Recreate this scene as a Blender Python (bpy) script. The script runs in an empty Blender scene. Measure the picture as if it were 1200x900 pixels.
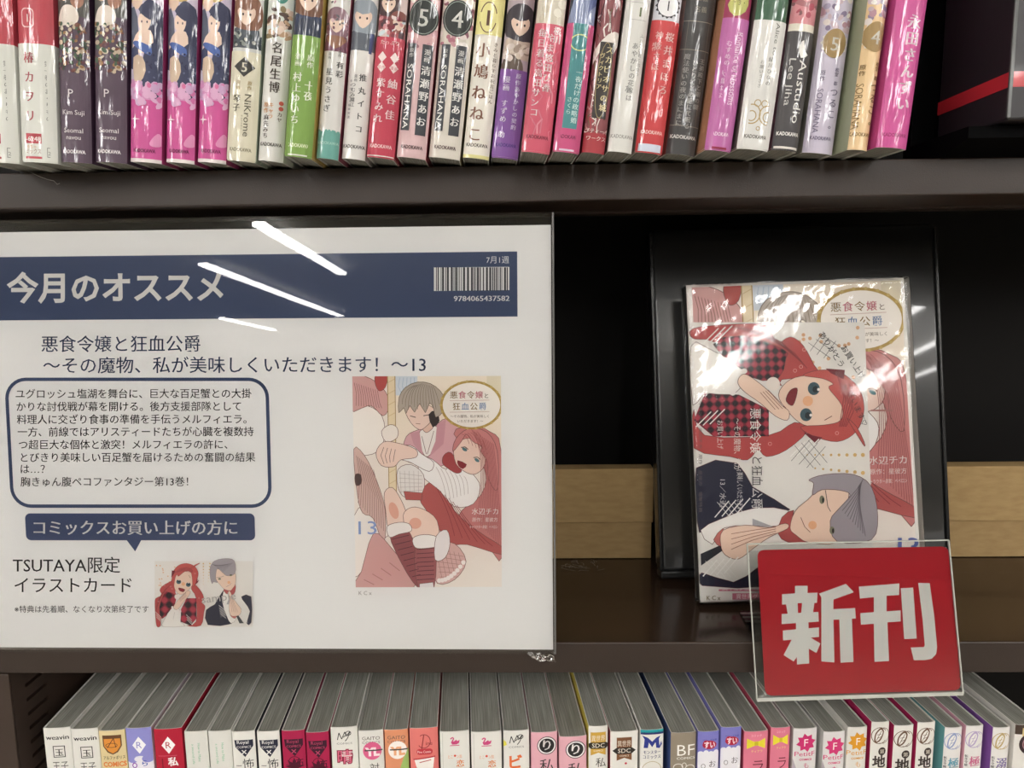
import bpy, bmesh, math, random
from mathutils import Vector, Matrix, Euler
from mathutils.geometry import tessellate_polygon
random.seed(7)
S = bpy.context.scene
COL = S.collection

# ------------------------------------------------------------------ camera, light, exposure
F_PX = 880.0
r_ = Vector((0.99969902, -0.00950871, -0.0226153))      # world X, Y, Z seen from the camera (x right, y down, z forward)
d_ = Vector((0.01250356, 0.99060085, 0.13621163))
f_ = Vector((0.02110754, -0.13645341, 0.9904216))
CAM = Vector((0.0, -0.38, 1.30))
cam = bpy.data.cameras.new('camera')
cam.sensor_width = 36.0
cam.lens = 36.0 * F_PX / 1200.0
cam.clip_start = 0.01
cam_o = bpy.data.objects.new('camera', cam)
COL.objects.link(cam_o)
wx = Vector((r_[0], f_[0], -d_[0])); wy = Vector((r_[1], f_[1], -d_[1])); wz = Vector((r_[2], f_[2], -d_[2]))
M = Matrix.Identity(4)
for i in range(3):
    M[i][0] = wx[i]; M[i][1] = -wy[i]; M[i][2] = -wz[i]; M[i][3] = CAM[i]
cam_o.matrix_world = M
S.camera = cam_o
S.view_settings.view_transform = 'Standard'
S.view_settings.look = 'None'
S.view_settings.exposure = 0.84
S.view_settings.gamma = 1.0
S.view_settings.use_curve_mapping = False
TUBE_POWER = 19.0
W = bpy.data.worlds.new('world'); S.world = W; W.use_nodes = True
W.node_tree.nodes['Background'].inputs[0].default_value = (0.9, 0.95, 1.0, 1)
W.node_tree.nodes['Background'].inputs[1].default_value = 0.02


def ray(px, py):
    c = Vector(((px - 600) / F_PX, (py - 450) / F_PX, 1.0))
    return wx * c[0] + wy * c[1] + wz * c[2]


def at(px, py, Y):
    w = ray(px, py); return CAM + w * ((Y - CAM[1]) / w[1])


def atz(px, py, Z):
    w = ray(px, py); return CAM + w * ((Z - CAM[2]) / w[2])


# ------------------------------------------------------------------ materials
def lin(h):
    h = h.lstrip('#'); v = [int(h[i:i + 2], 16) / 255 for i in (0, 2, 4)]
    return tuple(x / 12.92 if x <= 0.04045 else ((x + 0.055) / 1.055) ** 2.4 for x in v) + (1.0,)


MATS = {}


def mat(key, build):
    if key not in MATS:
        m = bpy.data.materials.new(key); m.use_nodes = True
        build(m.node_tree, m.node_tree.nodes, m.node_tree.links, m.node_tree.nodes['Principled BSDF'])
        MATS[key] = m
    return MATS[key]


def noise_bump(N, L, scale, strength, dist, stretch=None, detail=3.0):
    tc = N.new('ShaderNodeTexCoord'); nz = N.new('ShaderNodeTexNoise')
    nz.inputs['Scale'].default_value = scale; nz.inputs['Detail'].default_value = detail
    if stretch:
        mp = N.new('ShaderNodeMapping'); mp.inputs['Scale'].default_value = stretch
        L.new(tc.outputs['Object'], mp.inputs[0]); L.new(mp.outputs[0], nz.inputs['Vector'])
    else:
        L.new(tc.outputs['Object'], nz.inputs['Vector'])
    b = N.new('ShaderNodeBump'); b.inputs['Strength'].default_value = strength; b.inputs['Distance'].default_value = dist
    L.new(nz.outputs['Fac'], b.inputs['Height'])
    return b, nz


def ink(h, wrap=False):
    """printed paper; wrap: the same under shrink film"""
    def build(t, N, L, P):
        c = lin(h)
        if wrap:
            g = 0.3 * c[0] + 0.6 * c[1] + 0.1 * c[2]; c = tuple(0.84 * v + 0.16 * g for v in c[:3]) + (1.0,)  # ink greyed: the film's reflected veil is put into the colour
        P.inputs['Base Color'].default_value = c
        P.inputs['Roughness'].default_value = 0.5
        P.inputs['Specular IOR Level'].default_value = 0.25
        if wrap:
            P.inputs['Coat Weight'].default_value = 0.6
            P.inputs['Coat Roughness'].default_value = 0.035
            b, _ = noise_bump(N, L, 210, 0.26, 0.0006, (1, 1, 0.2))
            L.new(b.outputs[0], P.inputs['Coat Normal'])
    return mat(('film_' if wrap else 'ink_') + h, build)


def plain(name, h, rough=0.5, spec=0.5, bump=None, coat=0.0, metal=0.0):
    def build(t, N, L, P):
        P.inputs['Base Color'].default_value = lin(h); P.inputs['Roughness'].default_value = rough
        P.inputs['Specular IOR Level'].default_value = spec; P.inputs['Coat Weight'].default_value = coat
        P.inputs['Coat Roughness'].default_value = 0.05; P.inputs['Metallic'].default_value = metal
        if bump:
            b, _ = noise_bump(N, L, *bump); L.new(b.outputs[0], P.inputs['Normal'])
    return mat(name, build)


def mottled(name, h0, h1, scale, stretch=None, rough=0.6, spec=0.3, lo=0.35, hi=0.65, bump=0.0, coat=0.0):
    def build(t, N, L, P):
        b, nz = noise_bump(N, L, scale, bump, 0.0005, stretch, 4)
        rp = N.new('ShaderNodeValToRGB'); e = rp.color_ramp.elements
        e[0].position = lo; e[0].color = lin(h0); e[1].position = hi; e[1].color = lin(h1)
        L.new(nz.outputs['Fac'], rp.inputs[0]); L.new(rp.outputs[0], P.inputs['Base Color'])
        P.inputs['Roughness'].default_value = rough; P.inputs['Specular IOR Level'].default_value = spec
        P.inputs['Coat Weight'].default_value = coat; P.inputs['Coat Roughness'].default_value = 0.12
        if bump: L.new(b.outputs[0], P.inputs['Normal'])
    return mat(name, build)


def plaid(name, h0, h1, h2, scale, coat=1.0):
    def build(t, N, L, P):
        tc = N.new('ShaderNodeTexCoord')
        mx = []
        for ax in ('X', 'Z'):
            w = N.new('ShaderNodeTexWave'); w.wave_type = 'BANDS'; w.bands_direction = ax
            w.inputs['Scale'].default_value = scale; w.inputs['Distortion'].default_value = 0
            L.new(tc.outputs['Object'], w.inputs[0]); mx.append(w)
        a = N.new('ShaderNodeMath'); a.operation = 'ADD'
        L.new(mx[0].outputs['Fac'], a.inputs[0]); L.new(mx[1].outputs['Fac'], a.inputs[1])
        rp = N.new('ShaderNodeValToRGB'); e = rp.color_ramp.elements
        h = N.new('ShaderNodeMath'); h.operation = 'MULTIPLY'; h.inputs[1].default_value = 0.5
        L.new(a.outputs[0], h.inputs[0])
        e[0].position = 0.3; e[0].color = lin(h0); e[1].position = 0.75; e[1].color = lin(h2)
        m = e.new(0.52); m.color = lin(h1)
        L.new(h.outputs[0], rp.inputs[0]); L.new(rp.outputs[0], P.inputs['Base Color'])
        P.inputs['Roughness'].default_value = 0.5; P.inputs['Specular IOR Level'].default_value = 0.25
    return mat(name, build)


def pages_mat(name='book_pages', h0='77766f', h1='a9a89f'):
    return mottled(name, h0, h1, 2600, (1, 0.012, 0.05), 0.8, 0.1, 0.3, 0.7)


def film(name, rough=0.03, tint=(1, 1, 1, 1), bump=None, gain=1.0):
    def build(t, N, L, P):
        N.remove(P); out = N['Material Output']
        tr = N.new('ShaderNodeBsdfTransparent'); tr.inputs[0].default_value = tint
        gl = N.new('ShaderNodeBsdfGlossy'); gl.inputs['Roughness'].default_value = rough
        fr = N.new('ShaderNodeFresnel'); fr.inputs['IOR'].default_value = 1.5
        mx = N.new('ShaderNodeMixShader')
        if bump:
            b, _ = noise_bump(N, L, *bump); L.new(b.outputs[0], gl.inputs['Normal']); L.new(b.outputs[0], fr.inputs['Normal'])
        if gain != 1.0:
            mu = N.new('ShaderNodeMath'); mu.operation = 'MULTIPLY'; mu.inputs[1].default_value = gain; mu.use_clamp = True
            L.new(fr.outputs[0], mu.inputs[0]); L.new(mu.outputs[0], mx.inputs[0])
        else:
            L.new(fr.outputs[0], mx.inputs[0])
        L.new(tr.outputs[0], mx.inputs[1]); L.new(gl.outputs[0], mx.inputs[2]); L.new(mx.outputs[0], out.inputs[0])
    return mat(name, build)


# ------------------------------------------------------------------ object helpers
def obj(name, bm, mats, parent=None, smooth=False):
    bmesh.ops.recalc_face_normals(bm, faces=bm.faces[:])
    return obj_raw(name, bm, mats, parent, smooth)


def obj_raw(name, bm, mats, parent=None, smooth=False):
    me = bpy.data.meshes.new(name); bm.to_mesh(me); bm.free()
    for m in (mats if isinstance(mats, list) else [mats]): me.materials.append(m)
    if smooth:
        for p in me.polygons: p.use_smooth = True
    o = bpy.data.objects.new(name, me); COL.objects.link(o)
    if parent: o.parent = parent
    return o


def tag(o, label, cat, group=None):
    o['label'] = label; o['category'] = cat
    if group: o['group'] = group
    return o


def empty(name, loc, rot=(0, 0, 0), label=None, cat=None, group=None):
    o = bpy.data.objects.new(name, None); COL.objects.link(o); o.empty_display_size = 0.02
    o.location = loc; o.rotation_euler = rot
    if label: tag(o, label, cat, group)
    return o


def structure(o, label=None):
    o['kind'] = 'structure'
    return o


def box(bm, x0, x1, y0, y1, z0, z1, bevel=0.0, mi=0, seg=2):
    n0 = set(bm.verts)
    g = bmesh.ops.create_cube(bm, size=1.0)
    for v in g['verts']:
        v.co = Vector(((x0 + x1) / 2 + v.co.x * (x1 - x0), (y0 + y1) / 2 + v.co.y * (y1 - y0), (z0 + z1) / 2 + v.co.z * (z1 - z0)))
    fs = set(f for v in g['verts'] for f in v.link_faces)
    if bevel > 0:
        es = list(set(e for v in g['verts'] for e in v.link_edges))
        r = bmesh.ops.bevel(bm, geom=es, offset=bevel, segments=seg, affect='EDGES', profile=0.5)
        fs = set(f for v in bm.verts if v not in n0 for f in v.link_faces)
    for f in fs: f.material_index = mi


def copy_tree(o, parent=None):
    c = o.copy(); COL.objects.link(c)
    if parent: c.parent = parent
    for ch in list(o.children): copy_tree(ch, c)
    return c


# ------------------------------------------------------------------ printing
GLYPH = {}


def glyphs(s, weight=0.0):
    k = (s, weight)
    if k not in GLYPH:
        c = bpy.data.curves.new('type', 'FONT'); c.body = s; c.resolution_u = 2; c.offset = weight
        o = bpy.data.objects.new('type', c); me = o.to_mesh()
        GLYPH[k] = ([(v.co.x, v.co.y) for v in me.vertices], [tuple(p.vertices) for p in me.polygons])
        o.to_mesh_clear(); bpy.data.objects.remove(o); bpy.data.curves.remove(c)
    return GLYPH[k]


def smooth_loop(pts, n=4):
    out = []; N = len(pts)
    for i in range(N):
        p0, p1, p2, p3 = (Vector(pts[(i + j - 1) % N]) for j in range(4))
        for q in range(n):
            t = q / n
            out.append(tuple(0.5 * ((2 * p1) + (p2 - p0) * t + (2 * p0 - 5 * p1 + 4 * p2 - p3) * t * t + (3 * p1 - p0 - 3 * p2 + p3) * t ** 3)))
    return out


class Print:
    """flat ink shapes, in any 2D units; layers stack upward"""
    def __init__(self, k=1.0, ydown=False, wrap=False, tr=None):
        self.ops = []; self.k = k; self.sy = -1 if ydown else 1; self.wrap = wrap; self.z = 1; self.tr = tr or (lambda x, y: (x, y)); self.cb = None; self.ol = None

    def m(self, c): return ink(c, self.wrap) if isinstance(c, str) else c

    def up(self): self.z += 1; return self

    def add(self, V, Fs, c, step=0):
        if self.cb:                                     # keep inside the picture's frame
            x0, y0, x1, y1 = self.cb; nV, nF = [], []
            for f in Fs:
                p = [V[i] for i in f]
                for ax, lim, sg in ((0, x0, 1), (0, x1, -1), (1, y0, 1), (1, y1, -1)):
                    o = []
                    for a, b in zip(p, p[1:] + p[:1]):
                        da, db = sg * (a[ax] - lim), sg * (b[ax] - lim)
                        if da >= 0: o.append(a)
                        if (da >= 0) != (db >= 0): t = da / (da - db); o.append((a[0] + (b[0] - a[0]) * t, a[1] + (b[1] - a[1]) * t))
                    p = o
                    if len(p) < 3: break
                if len(p) >= 3: nF.append(tuple(range(len(nV), len(nV) + len(p)))); nV += p
            V, Fs = nV, nF
            if not Fs: return
        V = [self.tr(x, y) for x, y in V]
        self.z += step
        self.ops.append((V, Fs, self.m(c), self.z))

    def poly(self, pts, c, smooth=0):
        if smooth: pts = smooth_loop(pts, smooth)
        tri = tessellate_polygon([[Vector((x, y, 0)) for x, y in pts]])
        self.add(pts, tri, c, 1)
        if self.ol and smooth: self.z += 1; self.line(list(pts) + [pts[0]], *self.ol)

    def rect(self, x0, y0, x1, y1, c): self.add([(x0, y0), (x1, y0), (x1, y1), (x0, y1)], [(0, 1, 2, 3)], c)

    def ell(self, x, y, rx, ry, c, n=20, rot=0.0):
        cr, sr = math.cos(rot), math.sin(rot)
        pts = [(rx * math.cos(2 * math.pi * i / n), ry * math.sin(2 * math.pi * i / n)) for i in range(n)]
        self.add([(x + a * cr - b * sr, y + a * sr + b * cr) for a, b in pts], [tuple(range(n))], c, 1)

    def ring(self, x, y, rx, ry, t, c, n=28, a0=0.0, a1=1.0):
        V = []; Fs = []
        cl = a1 - a0 >= 0.999
        m = n if cl else n + 1
        for i in range(m):
            a = 2 * math.pi * (a0 + (a1 - a0) * i / n); V += [(x + rx * math.cos(a), y + ry * math.sin(a)), (x + (rx - t) * math.cos(a), y + (ry - t) * math.sin(a))]
        for i in range(n):
            j = (i + 1) % m; Fs.append((2 * i, 2 * j, 2 * j + 1, 2 * i + 1))
        self.add(V, Fs, c, 1)

    def line(self, pts, w, c):
        for (x0, y0), (x1, y1) in zip(pts[:-1], pts[1:]):
            l = math.hypot(x1 - x0, y1 - y0) or 1; nx, ny = -(y1 - y0) / l * w / 2, (x1 - x0) / l * w / 2
            self.add([(x0 + nx, y0 + ny), (x1 + nx, y1 + ny), (x1 - nx, y1 - ny), (x0 - nx, y0 - ny)], [(0, 1, 2, 3)], c)

    def star(self, x, y, R, r, n, c, rot=0.0):
        pts = [((R if i % 2 == 0 else r) * math.cos(rot + math.pi * i / n), (R if i % 2 == 0 else r) * math.sin(rot + math.pi * i / n)) for i in range(2 * n)]
        self.poly([(x + a, y + b) for a, b in pts], c)

    def rrect_pts(self, x0, y0, x1, y1, R, n=6):
        P = []
        for cx, cy, a in ((x1 - R, y1 - R, 0), (x0 + R, y1 - R, 1), (x0 + R, y0 + R, 2), (x1 - R, y0 + R, 3)):
            for i in range(n + 1):
                t = (a + i / n) * math.pi / 2; P.append((cx + R * math.cos(t), cy + R * math.sin(t)))
        return P

    def rrect(self, x0, y0, x1, y1, R, c): self.poly(self.rrect_pts(x0, y0, x1, y1, R), c)

    def text(self, s, x, y, size, c, center=False, weight=0.0, width=None, slope=0.0, rot=0.0):
        if 0 < weight <= 0.02:                          # light bold: struck twice, a hair apart
            q = weight * size * 1.1
            self.text(s, x - q, y, size, c, center, 0.0, width, slope, rot); x += q; weight = 0.0
        V, Fs = glyphs(s, weight)
        if not V: return
        mx = max(v[0] for v in V); mn = min(v[0] for v in V)
        sx = size if width is None else width / max(mx - mn, 1e-6)
        ox = -(mx + mn) / 2 * sx if center else -mn * sx * (0 if width is None else 1)
        cr, sr = math.cos(rot), math.sin(rot)
        out = []
        for a, b in V:
            a = a * sx + ox; b = b * size
            a, b = a * cr - b * sr, a * sr + b * cr
            out.append((x + a, y + self.sy * b + slope * a))
        self.add(out, Fs, c)

    def vt(self, s, x, y, size, c, gap=1.08, weight=0.01):
        if 0 < weight <= 0.02: q = weight * size * 2.4; self.vt(s, x - q, y, size, c, gap, 0.0); x += q; weight = 0.0
        for i, ch in enumerate(s):
            if ch == ' ': continue
            V, Fs = glyphs(ch, weight)
            if not V: continue
            if ch in 'ー～〜':
                self.add([(x + (b - 0.38) * size, y - self.sy * 0 + (-a * size if self.sy > 0 else a * size) - self.sy * i * gap * size) for a, b in V], Fs, c)
            else:
                mx = max(v[0] for v in V); mn = min(v[0] for v in V)
                self.add([(x + (a - (mx + mn) / 2) * size, y - self.sy * (i * gap * size + 0.85 * size) + self.sy * b * size) for a, b in V], Fs, c)

    def rt(self, s, x, y, size, c, weight=0.008, width=None):
        """reads downward, letters turned a quarter clockwise"""
        if 0 < weight <= 0.02: q = weight * size * 1.1; self.rt(s, x - q, y, size, c, 0.0, width); x += q; weight = 0.0
        V, Fs = glyphs(s, weight); mx = max(v[0] for v in V)
        sx = size if width is None else width / mx
        self.add([(x + (b - 0.36) * size, y - self.sy * a * sx) for a, b in V], Fs, c)

    def mesh(self, fn, clip=None, cuts=(), pick=None):
        """fn(x, y, layer) -> point. returns (bmesh, materials)"""
        bm = bmesh.new(); mats = []
        for V, Fs, m, z in self.ops:
            if pick and not pick(sum(v[1] for v in V) / len(V)): continue
            if m not in mats: mats.append(m)
            mi = mats.index(m); vs = [bm.verts.new((x * self.k, y * self.k, z)) for x, y in V]
            for f in Fs:
                if len(set(f)) < 3: continue
                try:
                    nf = bm.faces.new([vs[i] for i in f]); nf.material_index = mi
                except ValueError: pass
        if bm.verts:
            def cut(co, no, out=False):
                bmesh.ops.bisect_plane(bm, geom=bm.verts[:] + bm.edges[:] + bm.faces[:], dist=1e-7, plane_co=co, plane_no=no, clear_outer=out)
            if clip:
                x0, x1, y0, y1 = clip
                cut((x0, 0, 0), (-1, 0, 0), True); cut((x1, 0, 0), (1, 0, 0), True); cut((0, y0, 0), (0, -1, 0), True); cut((0, y1, 0), (0, 1, 0), True)
            for c in cuts: cut((c, 0, 0), (1, 0, 0))
        bad = [f for f in bm.faces if f.calc_area() < 1e-14]
        if bad: bmesh.ops.delete(bm, geom=bad, context='FACES')
        for f in bm.faces:
            f.normal_update()
        for v in bm.verts: v.co = fn(v.co.x, v.co.y, v.co.z)
        return bm, mats


def merge(bm, other, offset):
    """append bmesh other to bm with the material slots shifted"""
    mp = {v: bm.verts.new(v.co) for v in other.verts}
    for f in other.faces:
        try:
            nf = bm.faces.new([mp[v] for v in f.verts]); nf.material_index = f.material_index + offset
        except ValueError: pass
    other.free()


# ------------------------------------------------------------------ books (spine towards -Y, origin at the foot of the spine)
NSEG = 12


def section(w, depth, b, inset=0.0, front=0.0):
    hw = w / 2 - inset; P = [(-hw, depth)]
    for i in range(NSEG + 1):
        t = -1 + 2 * i / NSEG
        t = math.copysign(abs(t) ** 0.8, t)
        P.append((hw * t, front + b * abs(t) ** 3.0))
    P.append((hw, depth))
    return P


def shell(bm, outer, inner, zs, band_mi, white_mi, side_mi=None):
    n = len(outer)
    O = [[bm.verts.new((x, y, z)) for x, y in outer] for z in zs]
    I = [[bm.verts.new((x, y, z)) for x, y in inner] for z in (zs[0], zs[-1])]
    for k in range(len(zs) - 1):
        for i in range(n - 1):
            f = bm.faces.new((O[k][i], O[k][i + 1], O[k + 1][i + 1], O[k + 1][i]))
            mi = band_mi[k]
            if side_mi and i == 0 and side_mi[0] is not None: mi = side_mi[0]
            if side_mi and i == n - 2 and side_mi[1] is not None: mi = side_mi[1]
            f.material_index = mi
    for i in range(n - 1):
        bm.faces.new((I[0][i + 1], I[0][i], I[1][i], I[1][i + 1])).material_index = white_mi
        bm.faces.new((O[0][i + 1], O[0][i], I[0][i], I[0][i + 1])).material_index = white_mi
        bm.faces.new((O[-1][i], O[-1][i + 1], I[1][i + 1], I[1][i])).material_index = white_mi
    for i, (a, b) in ((0, (0, 1)), (n - 1, (1, 0))):
        col = [O[k][i] for k in range(len(zs))] + [I[1][i], I[0][i]]
        bm.faces.new(col).material_index = white_mi


def book(name, label, cat, group, w, h, depth, bulge, k, bands, draw, sides=(None, None), band=None, wrap=True, white='e9e7e0'):
    root = empty(name, (0, 0, 0), (0, 0, 0), label, cat, group)
    P = Print(k, False, wrap)
    if draw: draw(P, w / k / 2)
    ts = [math.copysign(abs(-1 + 2 * i / NSEG) ** 0.8, -1 + 2 * i / NSEG) for i in range(NSEG + 1)]
    cuts = [w / 2 * t for t in ts[1:-1]]

    def spine_y(u):
        u = max(-1, min(1, u / (w / 2)))
        for a, b in zip(ts[:-1], ts[1:]):
            if u <= b:
                s = (u - a) / (b - a); return bulge * (abs(a) ** 3 * (1 - s) + abs(b) ** 3 * s)
        return bulge

    def part(pname, z0, z1, off, pick):
        mats = [ink(white, wrap)]; mi = []; zs = [z0]

        def slot(c):
            m = ink(c, wrap) if isinstance(c, str) else c
            if m not in mats: mats.append(m)
            return mats.index(m)
        for a, b, c in bands:
            a = max(z0, a * k); b = min(z1, b * k)
            if b - a > 1e-6: zs.append(b); mi.append(slot(c))
        sm = [None if c is None else slot(c) for c in sides]
        bm = bmesh.new()
        shell(bm, section(w + 2 * off, depth + off, bulge, 0, -off), section(w, depth, bulge, 0.0004, 0.0004), zs, mi, 0, sm)
        bmesh.ops.recalc_face_normals(bm, faces=bm.faces[:])
        pm, pmats = P.mesh(lambda u, v, l: Vector((u, spine_y(u) - off - 0.00003 - 0.000004 * l, v)), (-w / 2 + 1e-5, w / 2 - 1e-5, z0 + 1e-5, z1 - 1e-5), cuts, pick)
        merge(bm, pm, len(mats))
        return obj_raw(pname, bm, mats + pmats, root)
    if band:
        part('cover', 0.0, h, 0.0, lambda v: v >= band)
        part('paper_band', 0.0006, band * k, 0.00025, lambda v: v < band)
    else:
        part('cover', 0.0, h, 0.0, None)
    bm = bmesh.new(); sec = section(w, depth - 0.0005, bulge, 0.0006, 0.0006)
    lo = [bm.verts.new((x, y, 0.0007)) for x, y in sec]; hi = [bm.verts.new((x, y, h - 0.0007)) for x, y in sec]
    bm.faces.new(lo[::-1]); bm.faces.new(hi)
    for i in range(len(sec)):
        j = (i + 1) % len(sec); bm.faces.new((lo[i], lo[j], hi[j], hi[i]))
    obj('pages', bm, pages_mat(), root)
    return root


# ================================================================== the shop
CEIL = 2.5


def slab(name, x0, x1, y0, y1, z0, z1, m):
    bm = bmesh.new(); box(bm, x0, x1, y0, y1, z0, z1); return structure(obj(name, bm, m))


slab('floor', -9, 9, -16, 0.6, -0.05, 0.0, mottled('floor_vinyl', '8d877c', '9f998e', 3, None, 0.35, 0.4))
slab('ceiling', -9, 9, -16, 0.6, CEIL + 0.06, CEIL + 0.12, mottled('ceiling_board', 'd4d2cc', 'e2e0da', 4, None, 0.9, 0.1))
slab('wall_back', -9, 9, 0.5, 0.6, 0, CEIL + 0.06, plain('wall_paint', 'b9b5ab', 0.8, 0.2))
slab('wall_front', -9, 9, -16, -15.9, 0, CEIL + 0.06, plain('wall_paint_far', '8c867c', 0.8, 0.2))
slab('wall_left', -9, -8.9, -15.9, 0.5, 0, CEIL + 0.06, MATS['wall_paint'])
slab('wall_right', 8.9, 9, -15.9, 0.5, 0, CEIL + 0.06, MATS['wall_paint'])


def tube_mat():
    def build(t, N, L, P):
        P.inputs['Base Color'].default_value = (1, 1, 1, 1)
        P.inputs['Emission Color'].default_value = (1.0, 0.98, 0.955, 1); P.inputs['Emission Strength'].default_value = TUBE_POWER
    return mat('fluorescent_tube', build)


def ceiling_light(x, y):
    root = empty('ceiling_light', (x, y, CEIL), (0, 0, 0), 'slim white fluorescent lamp in a row on the shop ceiling', 'light', 'fluorescent lamps on the ceiling')
    bm = bmesh.new(); box(bm, -0.045, 0.045, -0.62, 0.62, 0.02, 0.06, 0.004)
    obj('housing', bm, plain('lamp_housing', 'e6e6e2', 0.4), root)
    bm = bmesh.new(); box(bm, -0.05, 0.05, -0.59, 0.59, -0.012, 0.022, 0.008)
    obj('diffuser', bm, tube_mat(), root)
    return root


for x in (-2.1, -0.9, 0.35, 1.6, 2.9, -3.3):
    for y in (-2.3, -3.6):
        ceiling_light(x, y)
for x, ys in ((-2.1, (-5.7, -6.85)), (-3.3, (-7.4, -8.65, -9.9, -11.15)), (-5.3, (-12.4, -13.65)), (1.6, (-5.0,)), (2.9, (-5.0,)), (4.2, (-2.3, -3.6, -5.0, -6.4)), (5.6, (-2.3, -3.6, -5.0)), (-4.6, (-2.3, -3.6, -5.0)), (-5.9, (-2.3, -3.6, -5.0))):
    for y in ys: ceiling_light(x, y)

# ------------------------------------------------------------------ the bookcase
Z_UP = 1.3563          # top of the upper shelf
Z_UPB = 1.3388
Z_LO = 1.1077          # top of the lower shelf
Z_LOB = 1.0903
Z_FLOOR = 0.870        # board below the lower row
BROWN = mottled('brown_steel', '33271f', '3a2c25', 60, None, 0.42, 0.5, bump=0.0)
BROWN_GLOSS = plain('brown_steel_top', '36281f', 0.16, 0.5, (900, 0.05, 0.0002))
LIP = plain('brown_steel_lip', '30251f', 0.4, 0.5, (1400, 0.25, 0.0003))
case = empty('bookcase', (0, 0.1, 0.0), (0, 0, 0), 'dark brown steel bookcase with slotted side and shelves full of paperbacks', 'bookcase')
case.location = (0, 0, 0)


def shelf(zt, zb):
    bm = bmesh.new()
    box(bm, -0.62, 0.62, 0.0, 0.095, zb, zt, 0.0007)
    box(bm, -0.62, 0.62, 0.0945, 0.2, zt - 0.003, zt, 0.0)
    for f in bm.faces:
        c = f.calc_center_median()
        f.material_index = 1 if f.normal.z > 0.9 else (2 if f.normal.y < -0.5 else 0)
    bm.normal_update()
    for f in bm.faces:
        f.material_index = 1 if f.normal.z > 0.9 else (2 if f.normal.y < -0.5 else 0)
    # stiffening rib under the board
    box(bm, -0.62, 0.62, 0.11, 0.122, zb + 0.004, zt - 0.003, 0.0)
    box(bm, -0.62, 0.62, 0.062, 0.066, zb - 0.0012, zb + 0.0002, 0.0)
    return obj('shelf', bm, [BROWN, BROWN_GLOSS, LIP], case)


shelf(Z_UP, Z_UPB); shelf(Z_LO, Z_LOB); shelf(Z_FLOOR, Z_FLOOR - 0.0175)
bm = bmesh.new(); box(bm, -0.62, 0.62, 0.2, 0.204, 0.02, 1.62)
obj('back_panel', bm, plain('back_panel_dark', '0f0d0c', 0.55, 0.15), case)
bm = bmesh.new(); box(bm, -0.62, 0.62, 0.0, 0.2, 0.02, 0.10, 0.001)
obj('plinth', bm, BROWN, case)


def slotted_panel():
    """upright with a column of slots on its inner face"""
    bm = bmesh.new(); X = -0.2868; x0 = -0.306
    ys = [0.0015, 0.012, 0.030, 0.2]; z = Z_LOB - 0.0005; zb = 0.87; pitch = 0.0086
    zs = [z]; k = z - 0.004
    while k > zb + pitch: zs += [k, k - 0.0022]; k -= pitch
    zs.append(zb)
    for i in range(3):
        for j in range(len(zs) - 1):
            a, b, c, d = (X, ys[i], zs[j]), (X, ys[i + 1], zs[j]), (X, ys[i + 1], zs[j + 1]), (X, ys[i], zs[j + 1])
            hole = i == 1 and j % 2 == 1
            if not hole: bm.faces.new([bm.verts.new(p) for p in (a, b, c, d)])
            else:
                A, B, C, D = ((x0 + 0.002, p[1], p[2]) for p in (a, b, c, d))
                for q in ((a, b, B, A), (b, c, C, B), (c, d, D, C), (d, a, A, D)): bm.faces.new([bm.verts.new(p) for p in q])
                bm.faces.new([bm.verts.new(p) for p in (A, B, C, D)]).material_index = 1
    box(bm, x0, X, 0.0, 0.0015, zb, z, 0.0003)
    box(bm, x0 - 0.004, x0 + 0.0015, 0.0, 0.2, zb, z, 0.0005)
    bmesh.ops.remove_doubles(bm, verts=bm.verts[:], dist=1e-6)
    return obj('side_panel', bm, [BROWN, plain('slot_dark', '0c0a09', 0.8, 0.1)], case)


slotted_panel()

# ------------------------------------------------------------------ drawing helpers for the spines
K_UP = 0.000402
K_LO = 0.000466


def kd(P, c, v=12, w=25): P.text('KADOKAWA', 0, v, 5.6, c, True, 0.03, w)


def bust(P, u, v, s, hair, cloth, skin='e9c9b4', bg=None, hw=19):
    """a small plain half figure: hair, face, shoulders"""
    if bg: P.rect(-hw, v - 30 * s, hw, v + 30 * s, bg); P.up()
    P.poly([(u - 13 * s, v - 30 * s), (u - 11 * s, v - 14 * s), (u, v - 9 * s), (u + 11 * s, v - 14 * s), (u + 14 * s, v - 30 * s)], cloth); P.up()
    P.poly([(u - 11 * s, v - 12 * s), (u - 13 * s, v + 6 * s), (u - 4 * s, v + 15 * s), (u + 8 * s, v + 13 * s), (u + 13 * s, v + 2 * s), (u + 10 * s, v - 14 * s)], hair, 3); P.up()
    P.poly([(u - 7 * s, v + 3 * s), (u + 6 * s, v + 4 * s), (u + 7 * s, v - 4 * s), (u, v - 11 * s), (u - 7 * s, v - 4 * s)], skin, 3); P.up()
    P.poly([(u - 9 * s, v + 6 * s), (u - 1 * s, v + 1 * s), (u + 8 * s, v + 5 * s), (u + 4 * s, v + 12 * s), (u - 5 * s, v + 12 * s)], hair, 2)
    P.ell(u - 3 * s, v - 2 * s, 0.9 * s, 1.2 * s, '3b3034', 8); P.ell(u + 3.4 * s, v - 2 * s, 0.9 * s, 1.2 * s, '3b3034', 8); P.up()


def flecks(P, u0, u1, v0, v1, cols, n, r0=1.0, r1=2.6, seed=1):
    R = random.Random(seed)
    for i in range(n):
        P.ell(R.uniform(u0, u1), R.uniform(v0, v1), R.uniform(r0, r1), R.uniform(r0, r1) * R.uniform(0.7, 1.6), R.choice(cols), 8, R.uniform(0, 3))
        if i % 12 == 11: P.up()
    P.up()


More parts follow.
